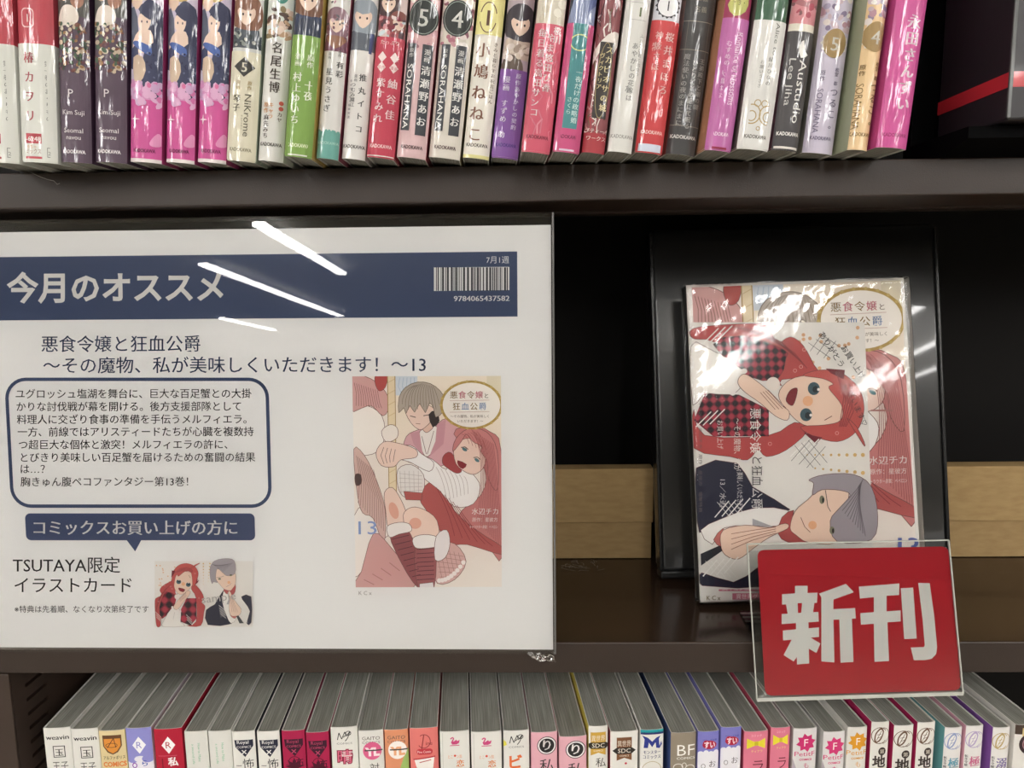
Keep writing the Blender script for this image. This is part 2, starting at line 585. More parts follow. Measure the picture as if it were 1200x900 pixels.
def folds(P, u0, u1, v0, v1, cols, n, seed=1):
    R = random.Random(seed)
    for i in range(n):
        u = R.uniform(u0, u1); a = R.uniform(v0, v1); L = R.uniform(4, 16)
        P.line([(u, a), (u + R.uniform(-4, 4), a + L), (u + R.uniform(-6, 6), a + 1.7 * L)], R.uniform(0.6, 1.8), R.choice(cols))
    P.up()


# ================================================================== upper row
def u_red(P, h):
    P.vt('ス', -7, 197, 13, 'f2ece6'); P.rrect(-15, 147, 1, 168, 5, 'e8b9bd'); P.up(); P.rrect(-13.6, 148.4, -0.4, 166.6, 4, 'c43a4c'); P.up(); P.text('1', -7, 153, 12, 'f2ece6', True)
    P.vt('椿カヲリ', -7, 121, 13, 'a83a48', 1.62)
    P.vt('第一巻のおくりもの', 15, 112, 6.5, '8d908a', 1.15)
    P.rect(-19, 21, 6, 32, 'bb3444'); P.up(); P.text('S-6248', -6.5, 23.4, 7.5, 'f4ece8', True, 0.02, 23)
    P.text('コミックス', -7, 10, 6, 'a0523a', True, 0.0, 24); P.text('めちゃ', -7, 15.5, 4.5, 'd98a3c', True)
    P.rect(-19, 4, 6, 6.5, 'bb3444')
    P.rect(12, 6, 22, 17, '8d908a'); P.up(); P.rect(12.8, 6.8, 22, 16.2, 'd9dad2'); P.up(); P.text('281', 17, 8.5, 6, '7e817a', True)


def u_kim(P, h):
    P.rect(-h, 160, h, 400, '55534f'); P.up()
    P.poly([(-h, 150), (-13, 166), (-6, 172), (4, 170), (8, 160), (4, 152), (-8, 150)], 'e6d8cc', 3); P.ell(6, 178, 7, 9, 'a8745c')
    P.ell(-8, 180, 4, 4, 'dcb5a0'); P.up()
    flecks(P, -h, h, 100, 152, ['7d4a3e', 'cbb59a', '3c4a3c', 'a4784a', 'd9cdb8', '6b3d4a', '4d6650'], 110, 1.2, 3, 3)
    P.text('P', -2, 72, 13, 'e4dade', True); P.text('Kim Suji', 0, 53, 7.5, 'e4dade', True); P.text('Seomal', 0, 33, 7.5, 'e4dade', True); P.text('navou', 0, 25.5, 7, 'e4dade', True)
    kd(P, 'eee6ea', 10)


def u_pink(P, h):
    P.rect(-h, 70, h, 92, 'd58bc0'); P.rect(-h, 92, h, 260, 'c8b9d2'); P.up()
    P.poly([(-h, 176), (-h, 230), (h, 230), (h - 6, 184), (-4, 178)], 'c9a653', 2); P.ell(-10, 178, 7, 10, 'e7c5ad'); P.poly([(-h, 170), (-9, 160), (-8, 120), (-h, 112)], '5a6076', 2)
    P.poly([(-6, 166), (2, 179), (12, 176), (h, 164), (h, 96), (7, 100), (6, 140), (-5, 146)], '363a5a', 3)
    P.poly([(-15, 133), (-6, 146), (6, 146), (9, 134), (4, 122), (-13, 122)], 'ecccb8', 2); P.poly([(-h, 124), (-8, 128), (-9, 106), (-h, 104)], '3a4066', 2)
    P.poly([(0, 126), (h, 130), (h, 78), (4, 74), (-4, 92)], '3c4162', 2); P.poly([(-14, 116), (-3, 117), (1, 102), (-6, 88), (-13, 92)], 'cfb398', 2)
    P.poly([(-15, 131), (-6, 124), (6, 119), (7, 127), (-2, 132), (-12, 134)], '4766b0', 2)
    P.poly([(-7, 162), (4, 166), (6, 154), (0, 143), (-7, 149)], 'efd0bc', 3); P.poly([(-8, 168), (0, 160), (8, 158), (7, 172), (0, 176)], '363a5a', 2)
    P.ell(-4, 155, 0.8, 1.5, '35304a', 8); P.ell(2, 155, 0.8, 1.5, '35304a', 8); P.up()
    flecks(P, 2, h, 80, 122, ['5a6284', '2c3050', '8088a4'], 22, 0.8, 1.6, 5)
    flecks(P, -h, h, 66, 88, ['d985bf', 'cfa2cf', 'dd6fb0', 'e2a9d2'], 34, 2, 5, 4)
    P.star(-11, 48, 6, 1.4, 4, 'f2d3e6'); P.poly([(6, 22), (14, 33), (18, 30), (18, 20), (10, 18)], 'e88fc2', 3); P.ell(5, 86, 2.5, 3, 'e36ea8', 8)
    kd(P, '7b2358', 11)


def u_cream(P, h):
    bust(P, -1, 165, 1.3, '8a5a43', '4d5560', bg='d9d8d4', hw=h); flecks(P, -h, h, 128, 142, ['4b555c', '8d9590', 'b9b8b0', '39434a'], 30, 1.5, 3, 5)
    P.poly([(-12, 105), (0, 116), (12, 105), (0, 94)], '3a3836'); P.up(); P.text('5', 0, 99.5, 15, 'ece6d2', True, 0.02)
    P.vt('琴子', -7, 74, 9, '55503f', 1.1); P.vt('漫画', -6, 90, 5, 'b49a5c'); P.vt('原作', 7, 90, 5, 'b49a5c'); P.rt('NiKrome', 6, 76, 10.5, '5c5644', 0, 48)
    P.vt('キャラクター', 0, 52, 2.6, '8f8768'); kd(P, '8c8669', 11)


def u_nao(P, h):
    P.rect(-h, 136, h, 400, 'dadfd6'); P.up(); P.ring(2, 186, 8, 11, 4, '2e8a7a'); flecks(P, -h + 1, h - 1, 138, 170, ['6a4a3e', 'd9b8a4', '8d7a52', '584038', 'c9a07a', 'e9cfbd'], 44, 2, 4, 6)
    P.vt('名尾生博', 0, 133, 13, '4b4038', 1.12); P.vt('原作', -8, 66, 6, 'd9923c'); P.vt('キャラ', -2, 66, 6, 'd9923c', 1.05); P.vt('カヤ', 8, 56, 5.5, '6a5a50'); P.vt('麻先みち', -7, 52, 6.5, '54483f', 1.05); P.ell(9, 66, 2.5, 2.5, 'd0503c'); P.ell(9, 60, 2.5, 2.5, 'd0503c'); kd(P, '55504c', 17)


def u_green(P, h):
    P.rect(-h, 128, h, 400, 'a9b3b8'); P.up(); bust(P, 0, 172, 1.3, '7a4f38', '35405e', bg='b4bbb2', hw=h); P.poly([(-h, 132), (-8, 150), (9, 150), (h, 134), (h, 128), (-h, 128)], '2f3850'); P.up()
    P.vt('漫画', -7, 112, 6.5, 'eef2dc'); P.vt('村上ゆいち', -6, 92, 10.5, 'f2f6e4', 1.1); P.vt('原作', 7, 112, 7, 'eef2dc'); P.vt('十夜', 8, 84, 11, 'f2f6e4', 1.0); kd(P, 'dfe8bf', 11); P.rect(-h, 0, h, 3, 'e6e6da')


def u_star(P, h):
    bust(P, 0, 150, 1.05, '8f6a78', '7d4a60'); P.poly([(-10, 130), (0, 121), (11, 130), (8, 135), (-8, 135)], '9a6a50', 2); P.text('7', 3, 183, 14, '7c4a86', True)
    flecks(P, -h, h, 140, 172, ['b98a98', '5a5a60', 'd8b0b4', '7a4a56'], 16, 1, 2.5, 8)
    P.vt('星見うさぎ', -4, 100, 8.5, '5a5c58', 1.18); P.vt('有彩', 7, 108, 8, '5a5c58', 1.2); P.vt('漫画', -5, 117, 3.6, '8a8a86'); P.vt('原作', 6, 120, 3.6, '8a8a86')
    P.rect(-h, 0, h, 30, '63aa9e'); flecks(P, -h, h, 29, 31, ['63aa9e'], 12, 1.5, 2.5, 9); P.text('KADOKAWA', 0, 16, 4.6, 'a9d8cc', True, 0.0, 24)


def u_shii(P, h):
    P.rect(-4, 178, 8, 230, '4a74c0'); P.up()
    for i in (-2.4, 0.4, 3.2): P.rect(i, 178, i + 1, 230, 'bcd0ee')
    P.up(); bust(P, -1, 158, 1.25, '8f9aa6', '5d6470'); P.poly([(8, 140), (12, 140), (11, 118), (8, 118)], '3c4a80')
    P.vt('推丸イトコ', 4, 95, 8.6, '4a4a4c', 1.65); P.vt('つむみ織江', -6, 85, 5.5, '6a6a6c', 1.0); P.vt('漫画', -4, 94, 4, '8a8a8a'); P.vt('キャラクター原案宮茂', -9, 88, 3.3, '77777a', 1.35); kd(P, '55504e', 12)


def u_redw(P, h):
    P.rect(-h, 133, h, 400, 'd7c0bc'); P.up(); bust(P, -5, 170, 1.0, '4d3438', '8a3a46'); bust(P, 8, 150, 0.8, '8a4a44', 'b04a52')
    flecks(P, -h, h, 133, 158, ['cfdde2', '8d3444', '5a3a44', 'd98a90', 'e8d4d0'], 36, 1.2, 3.2, 10)
    for u in (-7, 7):
        for v in (111, 100): P.poly([(u - 5, v), (u, v + 6), (u + 5, v), (u, v - 6)], 'f3dcdc')
    P.up(); P.text('原作', -7, 98, 4.4, 'c22f4c', True); P.text('漫画', 7, 98, 4.4, 'c22f4c', True)
    P.vt('紫すみれ', -6, 88, 10.5, 'f6d9dc', 1.25); P.vt('紬谷佳', 7, 88, 11, 'f6d9dc', 1.55); P.text('たっぷり', 0, 125, 5.5, 'f3cfd2', True); kd(P, 'f0c3c8', 11); P.rect(-h, 0, h, 2.6, 'eae0dc')


def sora(P, h, num, bg, seed):
    P.rect(-h, 120, h, 400, bg); P.up(); flecks(P, -h, h, 122, 210, ['c98f98', 'e8d9d4', '8f5a68', 'f0e8e4', 'b46a7c'], 46, 2, 5, seed)
    P.ell(0, 155, 17, 20, '2f3534', 24); P.up(); P.ring(0, 155, 15.5, 18.5, 0.8, '8d9a92'); P.up(); P.text(num, 0, 145, 27, 'f2f2ec', True, 0.01); P.up()
    P.rect(-15, 30, -5, 126, '40434a'); P.rect(2, 26, 14, 126, '40434a'); P.up()
    P.rt('SORAHANA', -10, 104, 8.5, 'eeeeea', 0.0, 72); P.vt('原作', -10, 121, 5, 'e0e0dc'); P.vt('漫画', 8, 121, 7, 'e8e8e4'); P.vt('清瀬野あお', 8, 103, 11, 'f2f2ee', 1.28); kd(P, '5e4a4c', 10)


def u_s5(P, h): sora(P, h, '5', 'd9a9ac', 11)
def u_s4(P, h): sora(P, h, '4', 'd8cfc2', 12)


def u_yellow(P, h):
    P.rect(-h, 138, h, 400, 'e8df86'); P.up(); P.ring(-2, 157, 10, 17, 1.2, '6a4a3a', 24, 0.05, 0.45); P.ring(-2, 157, 10, 17, 1.2, '6a4a3a', 24, 0.55, 0.95); P.text('1', -2, 148, 24, '6a4a3a', True, 0.02)
    P.text('がや', 2, 182, 7, '6a4a3a', True); P.vt('小鳩ねねこ', -4, 129, 17, '8a5a44', 1.38); P.vt('きみと暮らすお祝言ごはん', 10, 131, 5, '8a7a6a', 1.15); kd(P, '5a5048', 13)
    P.rect(-h, 0, h, 4, 'dfd88a')


def u_purple(P, h):
    P.rect(-h, 110, h, 400, 'bfa9b8'); P.up(); bust(P, 2, 152, 1.35, '3c3540', 'c9b4a4', bg='b7a6b0', hw=h); P.poly([(-h, 98), (-10, 116), (6, 112), (10, 98), (0, 92)], '6a5a50', 3); flecks(P, -h, h, 108, 128, ['d9c8b8', 'e4d4cc', 'a08a7c'], 18, 2, 5, 13)
    P.vt('漫画 すずめ 助', -7, 92, 8, 'e8def2', 1.1); P.vt('原作あやかしの契約', 6, 96, 6.2, 'dccfee', 1.15); kd(P, '55358a', 13, 24)


def u_rosy(P, h):
    P.rect(-h, 138, h, 400, 'd9d0bd'); P.up(); flecks(P, -h, h, 142, 200, ['e4dcca', 'cfc4ae', 'efe9da'], 24, 3, 6, 14)
    P.vt('桜川', 9, 136, 9, 'f4e2e4', 1.0); P.vt('やま悠田ひ香', 3, 128, 9.6, 'f6e6e8', 1.1); P.vt('毎日着る高田サンコ', -7, 132, 9.4, 'f6e6e8', 1.12); kd(P, '8a2f48', 15)
    folds(P, -h, h, 10, 100, ['e68a9c', 'd86f86'], 20, 15)


def u_teal(P, h):
    P.rect(-h, 138, h, 400, '8a97bd'); P.up(); P.poly([(-h, 140), (-10, 170), (-9, 230), (-h, 230)], '2f3340'); P.poly([(6, 150), (h, 160), (h, 220), (9, 220)], '5a689c'); P.rect(-8, 26, 9, 138, '3f8f94'); P.up()
    P.ring(1, 118, 11, 9, 1.2, 'cfd97a'); P.vt('一夜だけの政略婚', 4, 90, 7, 'cfe8e6', 1.05); P.vt('さくら', -3, 60, 6, 'cfe8e6', 1.1); kd(P, '7d2450', 15, 25); P.rect(-h, 0, h, 3.5, 'd8c9dc')


def u_drama(P, h):
    P.rect(-h, 0, h, 400, '8f4a50'); P.up(); folds(P, -h, h, 5, 210, ['5d2c34', 'c9898a', 'e8ddd6', 'b03a44', 'efe6e0', '6f5a40'], 60, 16)
    P.poly([(-h, 95), (-5, 112), (3, 100), (h, 118), (h, 132), (0, 128), (-h, 110)], 'e9dfd6', 2); P.rect(-h, 0, h, 22, 'b4323e'); P.up()
    P.rect(-7, 38, 9, 120, '3a3432'); P.up(); P.ring(1, 79, 8, 41, 0.8, 'b09a62', 24); P.vt('スカビオサの城', 4, 116, 8.6, 'e6d79c', 1.2); P.vt('ヴィクトリア', -3, 108, 6, 'd9c88c', 1.1)
    P.text('プティート', 1, 22, 5.6, 'efe4d8', True, 0.01, 27); P.text('ワークス', 1, 14, 5.6, 'efe4d8', True, 0.01, 22)


def u_white1(P, h):
    P.text('1', 3, 146, 13, '5a6a30', True, 0.03); P.vt('あやかしの花嫁は', 2, 118, 7.2, '8d8d8a', 1.1); P.vt('灰', 0, 72, 7.5, '8d8d8a'); P.vt('ふたたび君と出会う', 8, 128, 4.6, 'a6a6a2', 1.1); P.line([(-8, 160), (10, 160)], 0.6, 'b0b0ac'); P.line([(-8, 142), (10, 142)], 0.6, 'b0b0ac'); kd(P, '9b9994', 15)


def u_red1(P, h):
    P.rect(-h, 144, h, 400, 'd9dbe4'); P.up(); flecks(P, -h, h, 172, 210, ['3a3a4c', '8a8fa6', 'f0f0f4'], 20, 2, 4, 17); P.star(0, 160, 14, 12, 16, '3a3a44'); P.up(); P.ell(0, 160, 11.5, 11.5, 'efeff2', 24); P.up(); P.text('1', 0, 154.5, 15, '44444c', True)
    P.vt('神坂さほ', -6, 132, 9, 'f0b4b0', 1.25); P.vt('桜井まほろ', 6, 132, 10.5, 'f6c8c4', 1.35); P.vt('原作', -10, 120, 4.5, 'f0b4b0'); P.rect(-h, 0, h, 10, 'cfd6ea'); kd(P, 'f0c0bc', 21)


def u_char(P, h):
    for v in (32, 116, 147): P.rect(-h, v, h, v + 0.8, '8f8a7c')
    for u in (-12, 12): P.rect(u, 32, u + 0.6, 147, '6f6c64')
    for v in (158, 170, 182, 194): P.text('名義', 0, v, 7, '8f897a', True)
    P.vt('魔法使いの夜のまにまに', -8, 112, 7, 'a9a9a6', 1.05); P.vt('ひとりごとの庭にて眠る', 2, 106, 7, 'bdbdba', 1.0); P.vt('王弟殿下と銀の鍵', 10, 108, 6.5, 'a9a9a6', 1.1); kd(P, 'd6d6d2', 18, 30)


def u_mag(P, h):
    P.rect(-h, 142, h, 400, 'a82f5c'); P.up(); P.poly([(-12, 156), (-2, 172), (10, 164), (8, 150), (-4, 144)], 'c0c05a', 2); P.up(); P.text('・3・', 0, 156, 7, '6a6a30', True)
    P.rt('Romance of blossoms', 6, 128, 11, 'f0cfe8', 0, 78); P.vt('むすめの', -5, 118, 6.5, 'ecc6e4', 1.05); P.vt('大橋はな', -8, 86, 7, 'ecc6e4', 1.1); kd(P, 'f0d0e6', 16); P.rect(-h, 0, h, 4, '9c2148')


def u_orn(P, h):
    P.rect(-h, 138, h, 400, '3f6a50'); P.up()
    for v in (165, 180, 195): P.text('薬の', 2, v, 11, 'c9c094', True)
    P.rt('Alice to', 8, 136, 6.5, '6a6a66', 0, 34); P.vt('緑川ひなの', 5, 100, 5.5, '7a7a76', 1.15); P.vt('お願いうさぎ', -4, 96, 4.6, '9a9a96', 1.1); P.up()
    for s in (-1, 1): P.ring(s * 9 + 1, 38, 10, 11, 1.3, 'b59a62'); P.ring(s * 9 + 1, 36, 5.5, 6, 1.2, 'b59a62'); P.ring(s * 4 + 1, 50, 4, 4, 1, 'b59a62')
    P.ring(1, 23, 2.4, 2.4, 0.9, 'b59a62'); kd(P, '6a6660', 12)


def u_aus(P, h):
    P.rect(-h, 128, h, 400, 'cbb3b0'); P.up(); bust(P, 0, 172, 1.2, 'b06a72', 'd9858e', bg='c9aeb0', hw=h); flecks(P, -h, h, 140, 205, ['d98a94', '8a5a60', 'e9d4cc', 'b94a5e'], 30, 1.5, 4, 18); P.rect(-h, 125, h, 136, 'e4dccb'); P.up()
    P.poly([(-2, 112), (3, 119), (5, 108), (10, 104), (2, 100)], 'f0f0ec', 2); P.rt('Austudio', 6, 98, 13, 'e6e4e0', 0, 68); P.rt('Lee Jiha', -6, 100, 9.5, 'c9c7c4', 0, 52); kd(P, 'eceae6', 16); P.rect(-h, 0, h, 4, 'ded8d0')


def num_g(P, h, n, bg, fg, seed):
    P.rect(-h, 130, h, 400, bg); P.up(); flecks(P, -h, h, 136, 215, ['cdb4c0', 'e8dcd8', '8a7a9c', 'b98a9a', 'f2ece8', 'a59ab8'], 46, 2, 4.5, seed); P.star(1, 122, 16, 14, 14, 'ece6e0'); P.up(); P.ell(1, 122, 13.5, 16, 'a9894e', 24); P.up(); P.text(n, 1, 114, 21, 'f6f2e6', True, 0.01)
    P.rt('SORAHANA', -8, 72, 9.5, fg, 0, 50); P.vt('原作', -8, 92, 6, fg); P.vt('松堂 都', 8, 96, 5, fg, 1.0); P.vt('つるこ。', 8, 74, 10.5, fg, 1.15); kd(P, fg, 15)


def u_lav(P, h): num_g(P, h, '5', 'cfc6dc', '7a7090', 19)
def u_ora(P, h): num_g(P, h, '4', 'ecc88e', '8a6a34', 20)


def u_hot(P, h):
    P.rect(-h, 160, h, 400, 'd83a98'); P.up(); P.poly([(-10, 190), (-2, 168), (4, 176), (14, 196)], 'f2e6ee'); P.up(); P.rt('プ', 4, 190, 12, '3a2a34', 0.03)
    P.vt('永田さんずい', 4, 142, 16, 'f6dcea', 1.08, 0.016); kd(P, 'a01f68', 12, 27)


UP = [  # left px, right px, foot px, bands from the foot, drawing, sides (left, right), paper band height, label, key
 (-22, 22.5, 192.5, [(0, 130, 'd9dad2'), (130, 999, 'c43a4c')], u_red, (None, None), 130, 'red and white paperback with author name in red, first of its pair', 'red'),
 (24, 68, 192.5, [(0, 130, 'd9dad2'), (130, 999, 'c43a4c')], u_red, (None, None), 130, 'red and white paperback with red author name, beside the first dull purple book', 'red'),
 (70, 108, 192.5, [(0, 999, '5d4a5c')], u_kim, (None, '4a2f48'), None, 'dull purple flower-patterned paperback in wrinkled film, beside the red and white books', 'kim'),
 (111, 149, 192.5, [(0, 999, '5d4a5c')], u_kim, (None, '6a2f50'), None, 'dull purple flower-patterned paperback in wrinkled film, beside the pink books', 'kim'),
 (152, 189.5, 192.5, [(0, 4, 'e6dada'), (4, 72, 'd6479a'), (72, 999, 'c8b9d2')], u_pink, (None, 'a8246c'), None, 'pink paperback with dark-haired figure in blue, beside the dull purple books', 'pink'),
 (191, 228, 193, [(0, 4, 'e6dada'), (4, 72, 'd6479a'), (72, 999, 'c8b9d2')], u_pink, (None, 'a8246c'), None, 'pink paperback with dark-haired figure in blue, between its two twins', 'pink'),
 (229, 265, 193, [(0, 4, 'e6dada'), (4, 72, 'd6479a'), (72, 999, 'c8b9d2')], u_pink, (None, 'a8246c'), None, 'pink paperback with dark-haired figure in blue, beside the cream book', 'pink'),
 (266.5, 299, 191.5, [(0, 122, 'dcd5bb'), (122, 999, 'cfd0cc')], u_cream, (None, '9fae98'), 122, 'cream paperback with a white 5 in a dark diamond', ''),
 (301, 332, 191.5, [(0, 999, 'dcdad5')], u_nao, (None, None), None, 'white paperback with large brown author name under tiny brown-haired figures', ''),
 (334, 365, 187, [(0, 132, '7ca63e'), (132, 999, 'a9b3b8')], u_green, (None, 'c9a83c'), 132, 'bright green paperback with white author names', ''),
 (367.5, 396.5, 188.5, [(0, 999, 'd9d8d4')], u_star, (None, 'b4506a'), None, 'white paperback with teal strip at the foot of its spine', ''),
 (398, 428, 189, [(0, 999, 'dad7d3')], u_shii, (None, None), None, 'white paperback with grey-haired figure under a blue box', ''),
 (430, 461.5, 188, [(0, 133, 'c8304e'), (133, 999, 'd7c0bc')], u_redw, (None, None), 133, 'crimson paperback with white diamonds above author names', ''),
 (463.5, 499, 188, [(0, 999, 'd9b3b6')], u_s5, (None, 'c44a5c'), None, 'dusty pink paperback with white 5 in a black circle', ''),
 (502, 539, 188.5, [(0, 999, 'd9d2c6')], u_s4, (None, 'cfc08a'), None, 'beige paperback with white 4 in a black circle', ''),
 (542, 573, 188.5, [(0, 138, 'e6e0d4'), (138, 999, 'e8df86')], u_yellow, (None, None), None, 'yellow and cream paperback with large brown author name', ''),
 (575, 606.5, 188.5, [(0, 100, '8a55ac'), (100, 999, 'bfa9b8')], u_purple, (None, None), 100, 'violet paperback with dark-haired figure on a pale top', ''),
 (609, 643.5, 182, [(0, 138, 'd8506c'), (138, 999, 'd9d0bd')], u_rosy, ('c9a9a4', None), 138, 'rose red paperback with cream top and white author names', ''),
 (647.5, 678, 181.5, [(0, 138, 'cf4480'), (138, 999, '8a97bd')], u_teal, ('d0607c', None), 138, 'pink paperback with a teal panel and lime ring on spine', ''),
 (681, 708, 182, [(0, 999, '8f4a50')], u_drama, ('b04a50', None), None, 'dark red painted paperback with black title panel', ''),
 (711, 740, 181, [(0, 999, 'dcdbd6')], u_white1, ('c9c6bf', None), None, 'plain white paperback with small green 1 and grey title', ''),
 (743.5, 775, 182.5, [(0, 144, 'd5333a'), (144, 999, 'd9dbe4')], u_red1, ('b9a9a4', None), 144, 'bright red paperback with white top and 1 in a scalloped circle', ''),
 (779, 814, 184.5, [(0, 999, '4b4b4c')], u_char, ('c9a49c', None), None, 'charcoal paperback with thin gold lines and pale lettering', ''),
 (818.5, 855.5, 179.5, [(0, 142, 'c463ac'), (142, 999, 'a82f5c')], u_mag, ('c98a62', None), 142, 'mauve pink paperback with olive patch on a wine red top', ''),
 (861, 899.5, 178.5, [(0, 138, 'dddcd8'), (138, 999, '3f6a50')], u_orn, ('8a7e78', None), 138, 'white paperback with gold scroll ornament and green top', ''),
 (902, 933.5, 179, [(0, 128, '4e4b4e'), (128, 999, 'cbb3b0')], u_aus, ('7a4a5c', None), 128, 'dark grey paperback with pale sideways lettering and pink figure', ''),
 (938.5, 975, 182.5, [(0, 999, 'cfc6dc')], u_lav, ('b6b4a4', None), None, 'pale lavender paperback with white 5 in a gold oval', ''),
 (979, 1016, 178, [(0, 999, 'ecc88e')], u_ora, ('a9b08c', None), None, 'pale orange paperback with white 4 in a gold oval', ''),
 (1019, 1062, 176, [(0, 999, 'd94a9e')], u_hot, ('cf3f94', None), None, 'hot pink paperback, last of its row, beside the black case', ''),
]


def lean_at(x):
    T = [(0, .055), (100, .07), (150, .085), (230, .092), (270, .11), (300, .122), (350, .125), (830, .124), (870, .117), (920, .108), (960, .10), (1000, .094), (1050, .088)]
    if x <= 0: return .055
    for (a, p), (b, q) in zip(T[:-1], T[1:]):
        if x <= b: return p + (q - p) * (x - a) / (b - a)
    return .088


PROTO = {}
UYAW = math.radians(3.0); prev_s, prev_a = -9.0, 0.0
G_UP = 'paperbacks leaning in the upper row'
for xl, xr, yf, bands, draw, sides, band, label, key in UP:
    a = lean_at((xl + xr) / 2)
    R = atz(xr, yf, Z_UP); Lp = at(xl, yf, R.y)
    across = lambda v: v.x * math.cos(UYAW) + v.y * math.sin(UYAW)
    sR, sL = across(R), across(Lp)
    sL = max(sL, prev_s + 0.0011 + max(0.0, prev_a - a) * 0.176)
    w = (sR - sL) / math.cos(a) - 0.0003
    prev_s, prev_a = sR, a
    key2 = 'up_' + key
    if key and key2 in PROTO:
        o, w0 = PROTO[key2]; o = copy_tree(o); o.scale = (w / w0, 1, 1); tag(o, label, 'book', G_UP)
    else:
        o = book('comic_book', label, 'book', G_UP, w, 0.174, 0.113, 0.0022, K_UP, bands, draw, sides, band)
        if key: PROTO[key2] = (o, w)
    rot = Euler((0, a, math.radians(3.0)))
    o.rotation_euler = rot
    o.location = Vector((R.x - 0.0001, R.y, Z_UP + 0.0001)) + rot.to_matrix() @ Vector((-w / 2, -0.002, 0))


# ================================================================== lower row (v is measured down from the head of the book)
class Down(Print):
    pass


def LB(fn):
    """spine drawings of the lower row: fn(P, half width, y) where y(t) turns a distance below the head into a height"""
    return fn


def l_weavin(P, h, y):
    P.text('weavin', 0, y(15), 8.4, '2f2c2a', True, 0.02, 2 * h - 5); P.rect(-6, y(38), 8, y(23), '3a3734'); P.up(); P.rect(-5, y(37), 7, y(24), 'dedbd5'); P.up(); P.text('玉', 1, y(35.5), 10.5, '3a3734', True, 0.02); P.text('王子', 1, y(54), 13, '4a4744', True, 0, 18)


def l_alpha(P, h, y):
    P.poly([(-11, y(6)), (11, y(6)), (11, y(20)), (6, y(28)), (0, y(31)), (-6, y(28)), (-11, y(20))], '6b4a30'); P.up(); P.poly([(-9.5, y(10.5)), (9.5, y(10.5)), (9.5, y(20)), (5, y(26.5)), (0, y(29.5)), (-5, y(26.5)), (-9.5, y(20))], 'd98d3e'); P.up()
    P.line([(-6, y(22)), (2, y(10)), (4, y(22))], 0.9, '5a3a22'); P.ring(-1, y(19), 7, 3, 0.7, '5a3a22'); P.text('アルファポリス', 1, y(37), 5.2, '2f2b26', True, 0.01, 25); P.text('COMICS', 1, y(46.5), 8.6, 'd9793a', True, 0.04, 27)


def l_rlav(P, h, y):
    P.rect(-h, y(40), h, y(0), '8d8ccc'); P.up()
    for u, r in ((-9, 5), (0, 4), (9, 5)): P.ell(u, y(40), 7, r, 'e4e2ea' if u == 0 else '8d8ccc')
    P.up(); P.poly([(-8, y(22)), (0, y(11)), (8, y(22)), (0, y(33))], 'f2f1f6'); P.up(); P.text('R', 0, y(26), 12, '8d8ccc', True); P.text('Regina', -2, y(38), 2.4, 'd5d4ea', True); P.text('ら', 5, y(49), 9, '2f50a8', True, 0.02); P.ring(-7, y(48), 3, 3.5, 1.2, '8a4aa8')


def l_rred(P, h, y):
    P.poly([(-8, y(21)), (0, y(10)), (8, y(21)), (0, y(32))], 'f2eef0'); P.up(); P.text('R', 0, y(25), 12, 'b02038', True); P.rect(-13, y(35), 9, y(34.4), 'd06a78'); P.text('私', 4, y(47), 12, 'f4ecec', True, 0.03); P.rect(-9, y(60), -7.6, y(38), '7c1226')


def l_green(P, h, y):
    P.rt('How to Make', 3, y(15), 4.2, '6cb48c', 0, 24); P.rt('a second Life', -4, y(16), 3.8, '6cb48c', 0, 26)


def navy(P, h, y, c1, c2, tx):
    P.poly([(-11, y(11)), (11, y(11)), (11, y(19)), (1, y(33)), (-10, y(20))], c1); P.up(); P.text('Royal', -1, y(16), 6.5, c2, True); P.text('COMICS', 0, y(21.5), 4.2, c2, True, 0.02, 17); P.line([(-2.5, y(29)), (2.5, y(24))], 1.2, c2); P.line([(-2.5, y(24)), (2.5, y(29))], 1.2, c2); P.text('怖', 4, y(47), 14, tx, True, 0.0); P.text('ー', -7, y(47), 8, tx, True)


def l_navy(P, h, y): navy(P, h, y, '2a2c3e', 'e8e6e4', '35333a')


def l_crim(P, h, y):
    navy(P, h, y, '3c1a2c', 'b44a6a', '3c1024'); P.ring(0, y(40), 7, 7, 0.8, '4a1228'); P.star(0, y(46), 12, 5, 8, '4a1228')


def ng(P, h, y):
    P.line([(-8, y(16)), (-6, y(7)), (-3, y(15)), (1, y(6)), (2, y(10)), (-1, y(13))], 1.0, '2c2a28'); P.line([(2, y(12)), (7, y(6)), (4, y(14)), (1, y(18))], 1.0, '2c2a28'); P.ring(5, y(8), 3.4, 3, 0.9, '2c2a28'); P.text('COMICS', 0, y(22), 3.4, '6a6866', True, 0, 18)


def l_hare(P, h, y): ng(P, h, y); P.text('晴', 0, y(45), 19, '8a2440', True, 0.06); P.up(); P.text('晴', 0, y(45), 19, 'e0708c', True, 0.0)


def yl(P, h, y, c, cc):
    P.text('GAITO', 0, y(12), 6.2, '5a524c', True, 0.0, 21); P.text('COMICS', 0, y(17), 4.8, '5a524c', True, 0.0, 21); P.ell(1, y(26), 11, 11.5, cc, 24); P.up(); P.text('YL', 1, y(32), 14, c, True, 0.06); P.up(); P.rect(-8, y(26.3), 13, y(24.6), '4a4440')


def l_yl1(P, h, y): yl(P, h, y, 'f3dfe4', 'd9628c'); P.text('対', 3, y(52), 12, '3a3634', True)
def l_yl2(P, h, y): P.poly([(0, y(60)), (h, y(60)), (h, y(24)), (8, y(36))], '9dba6a'); P.up(); yl(P, h, y, 'e8a87c', 'efe6e0')


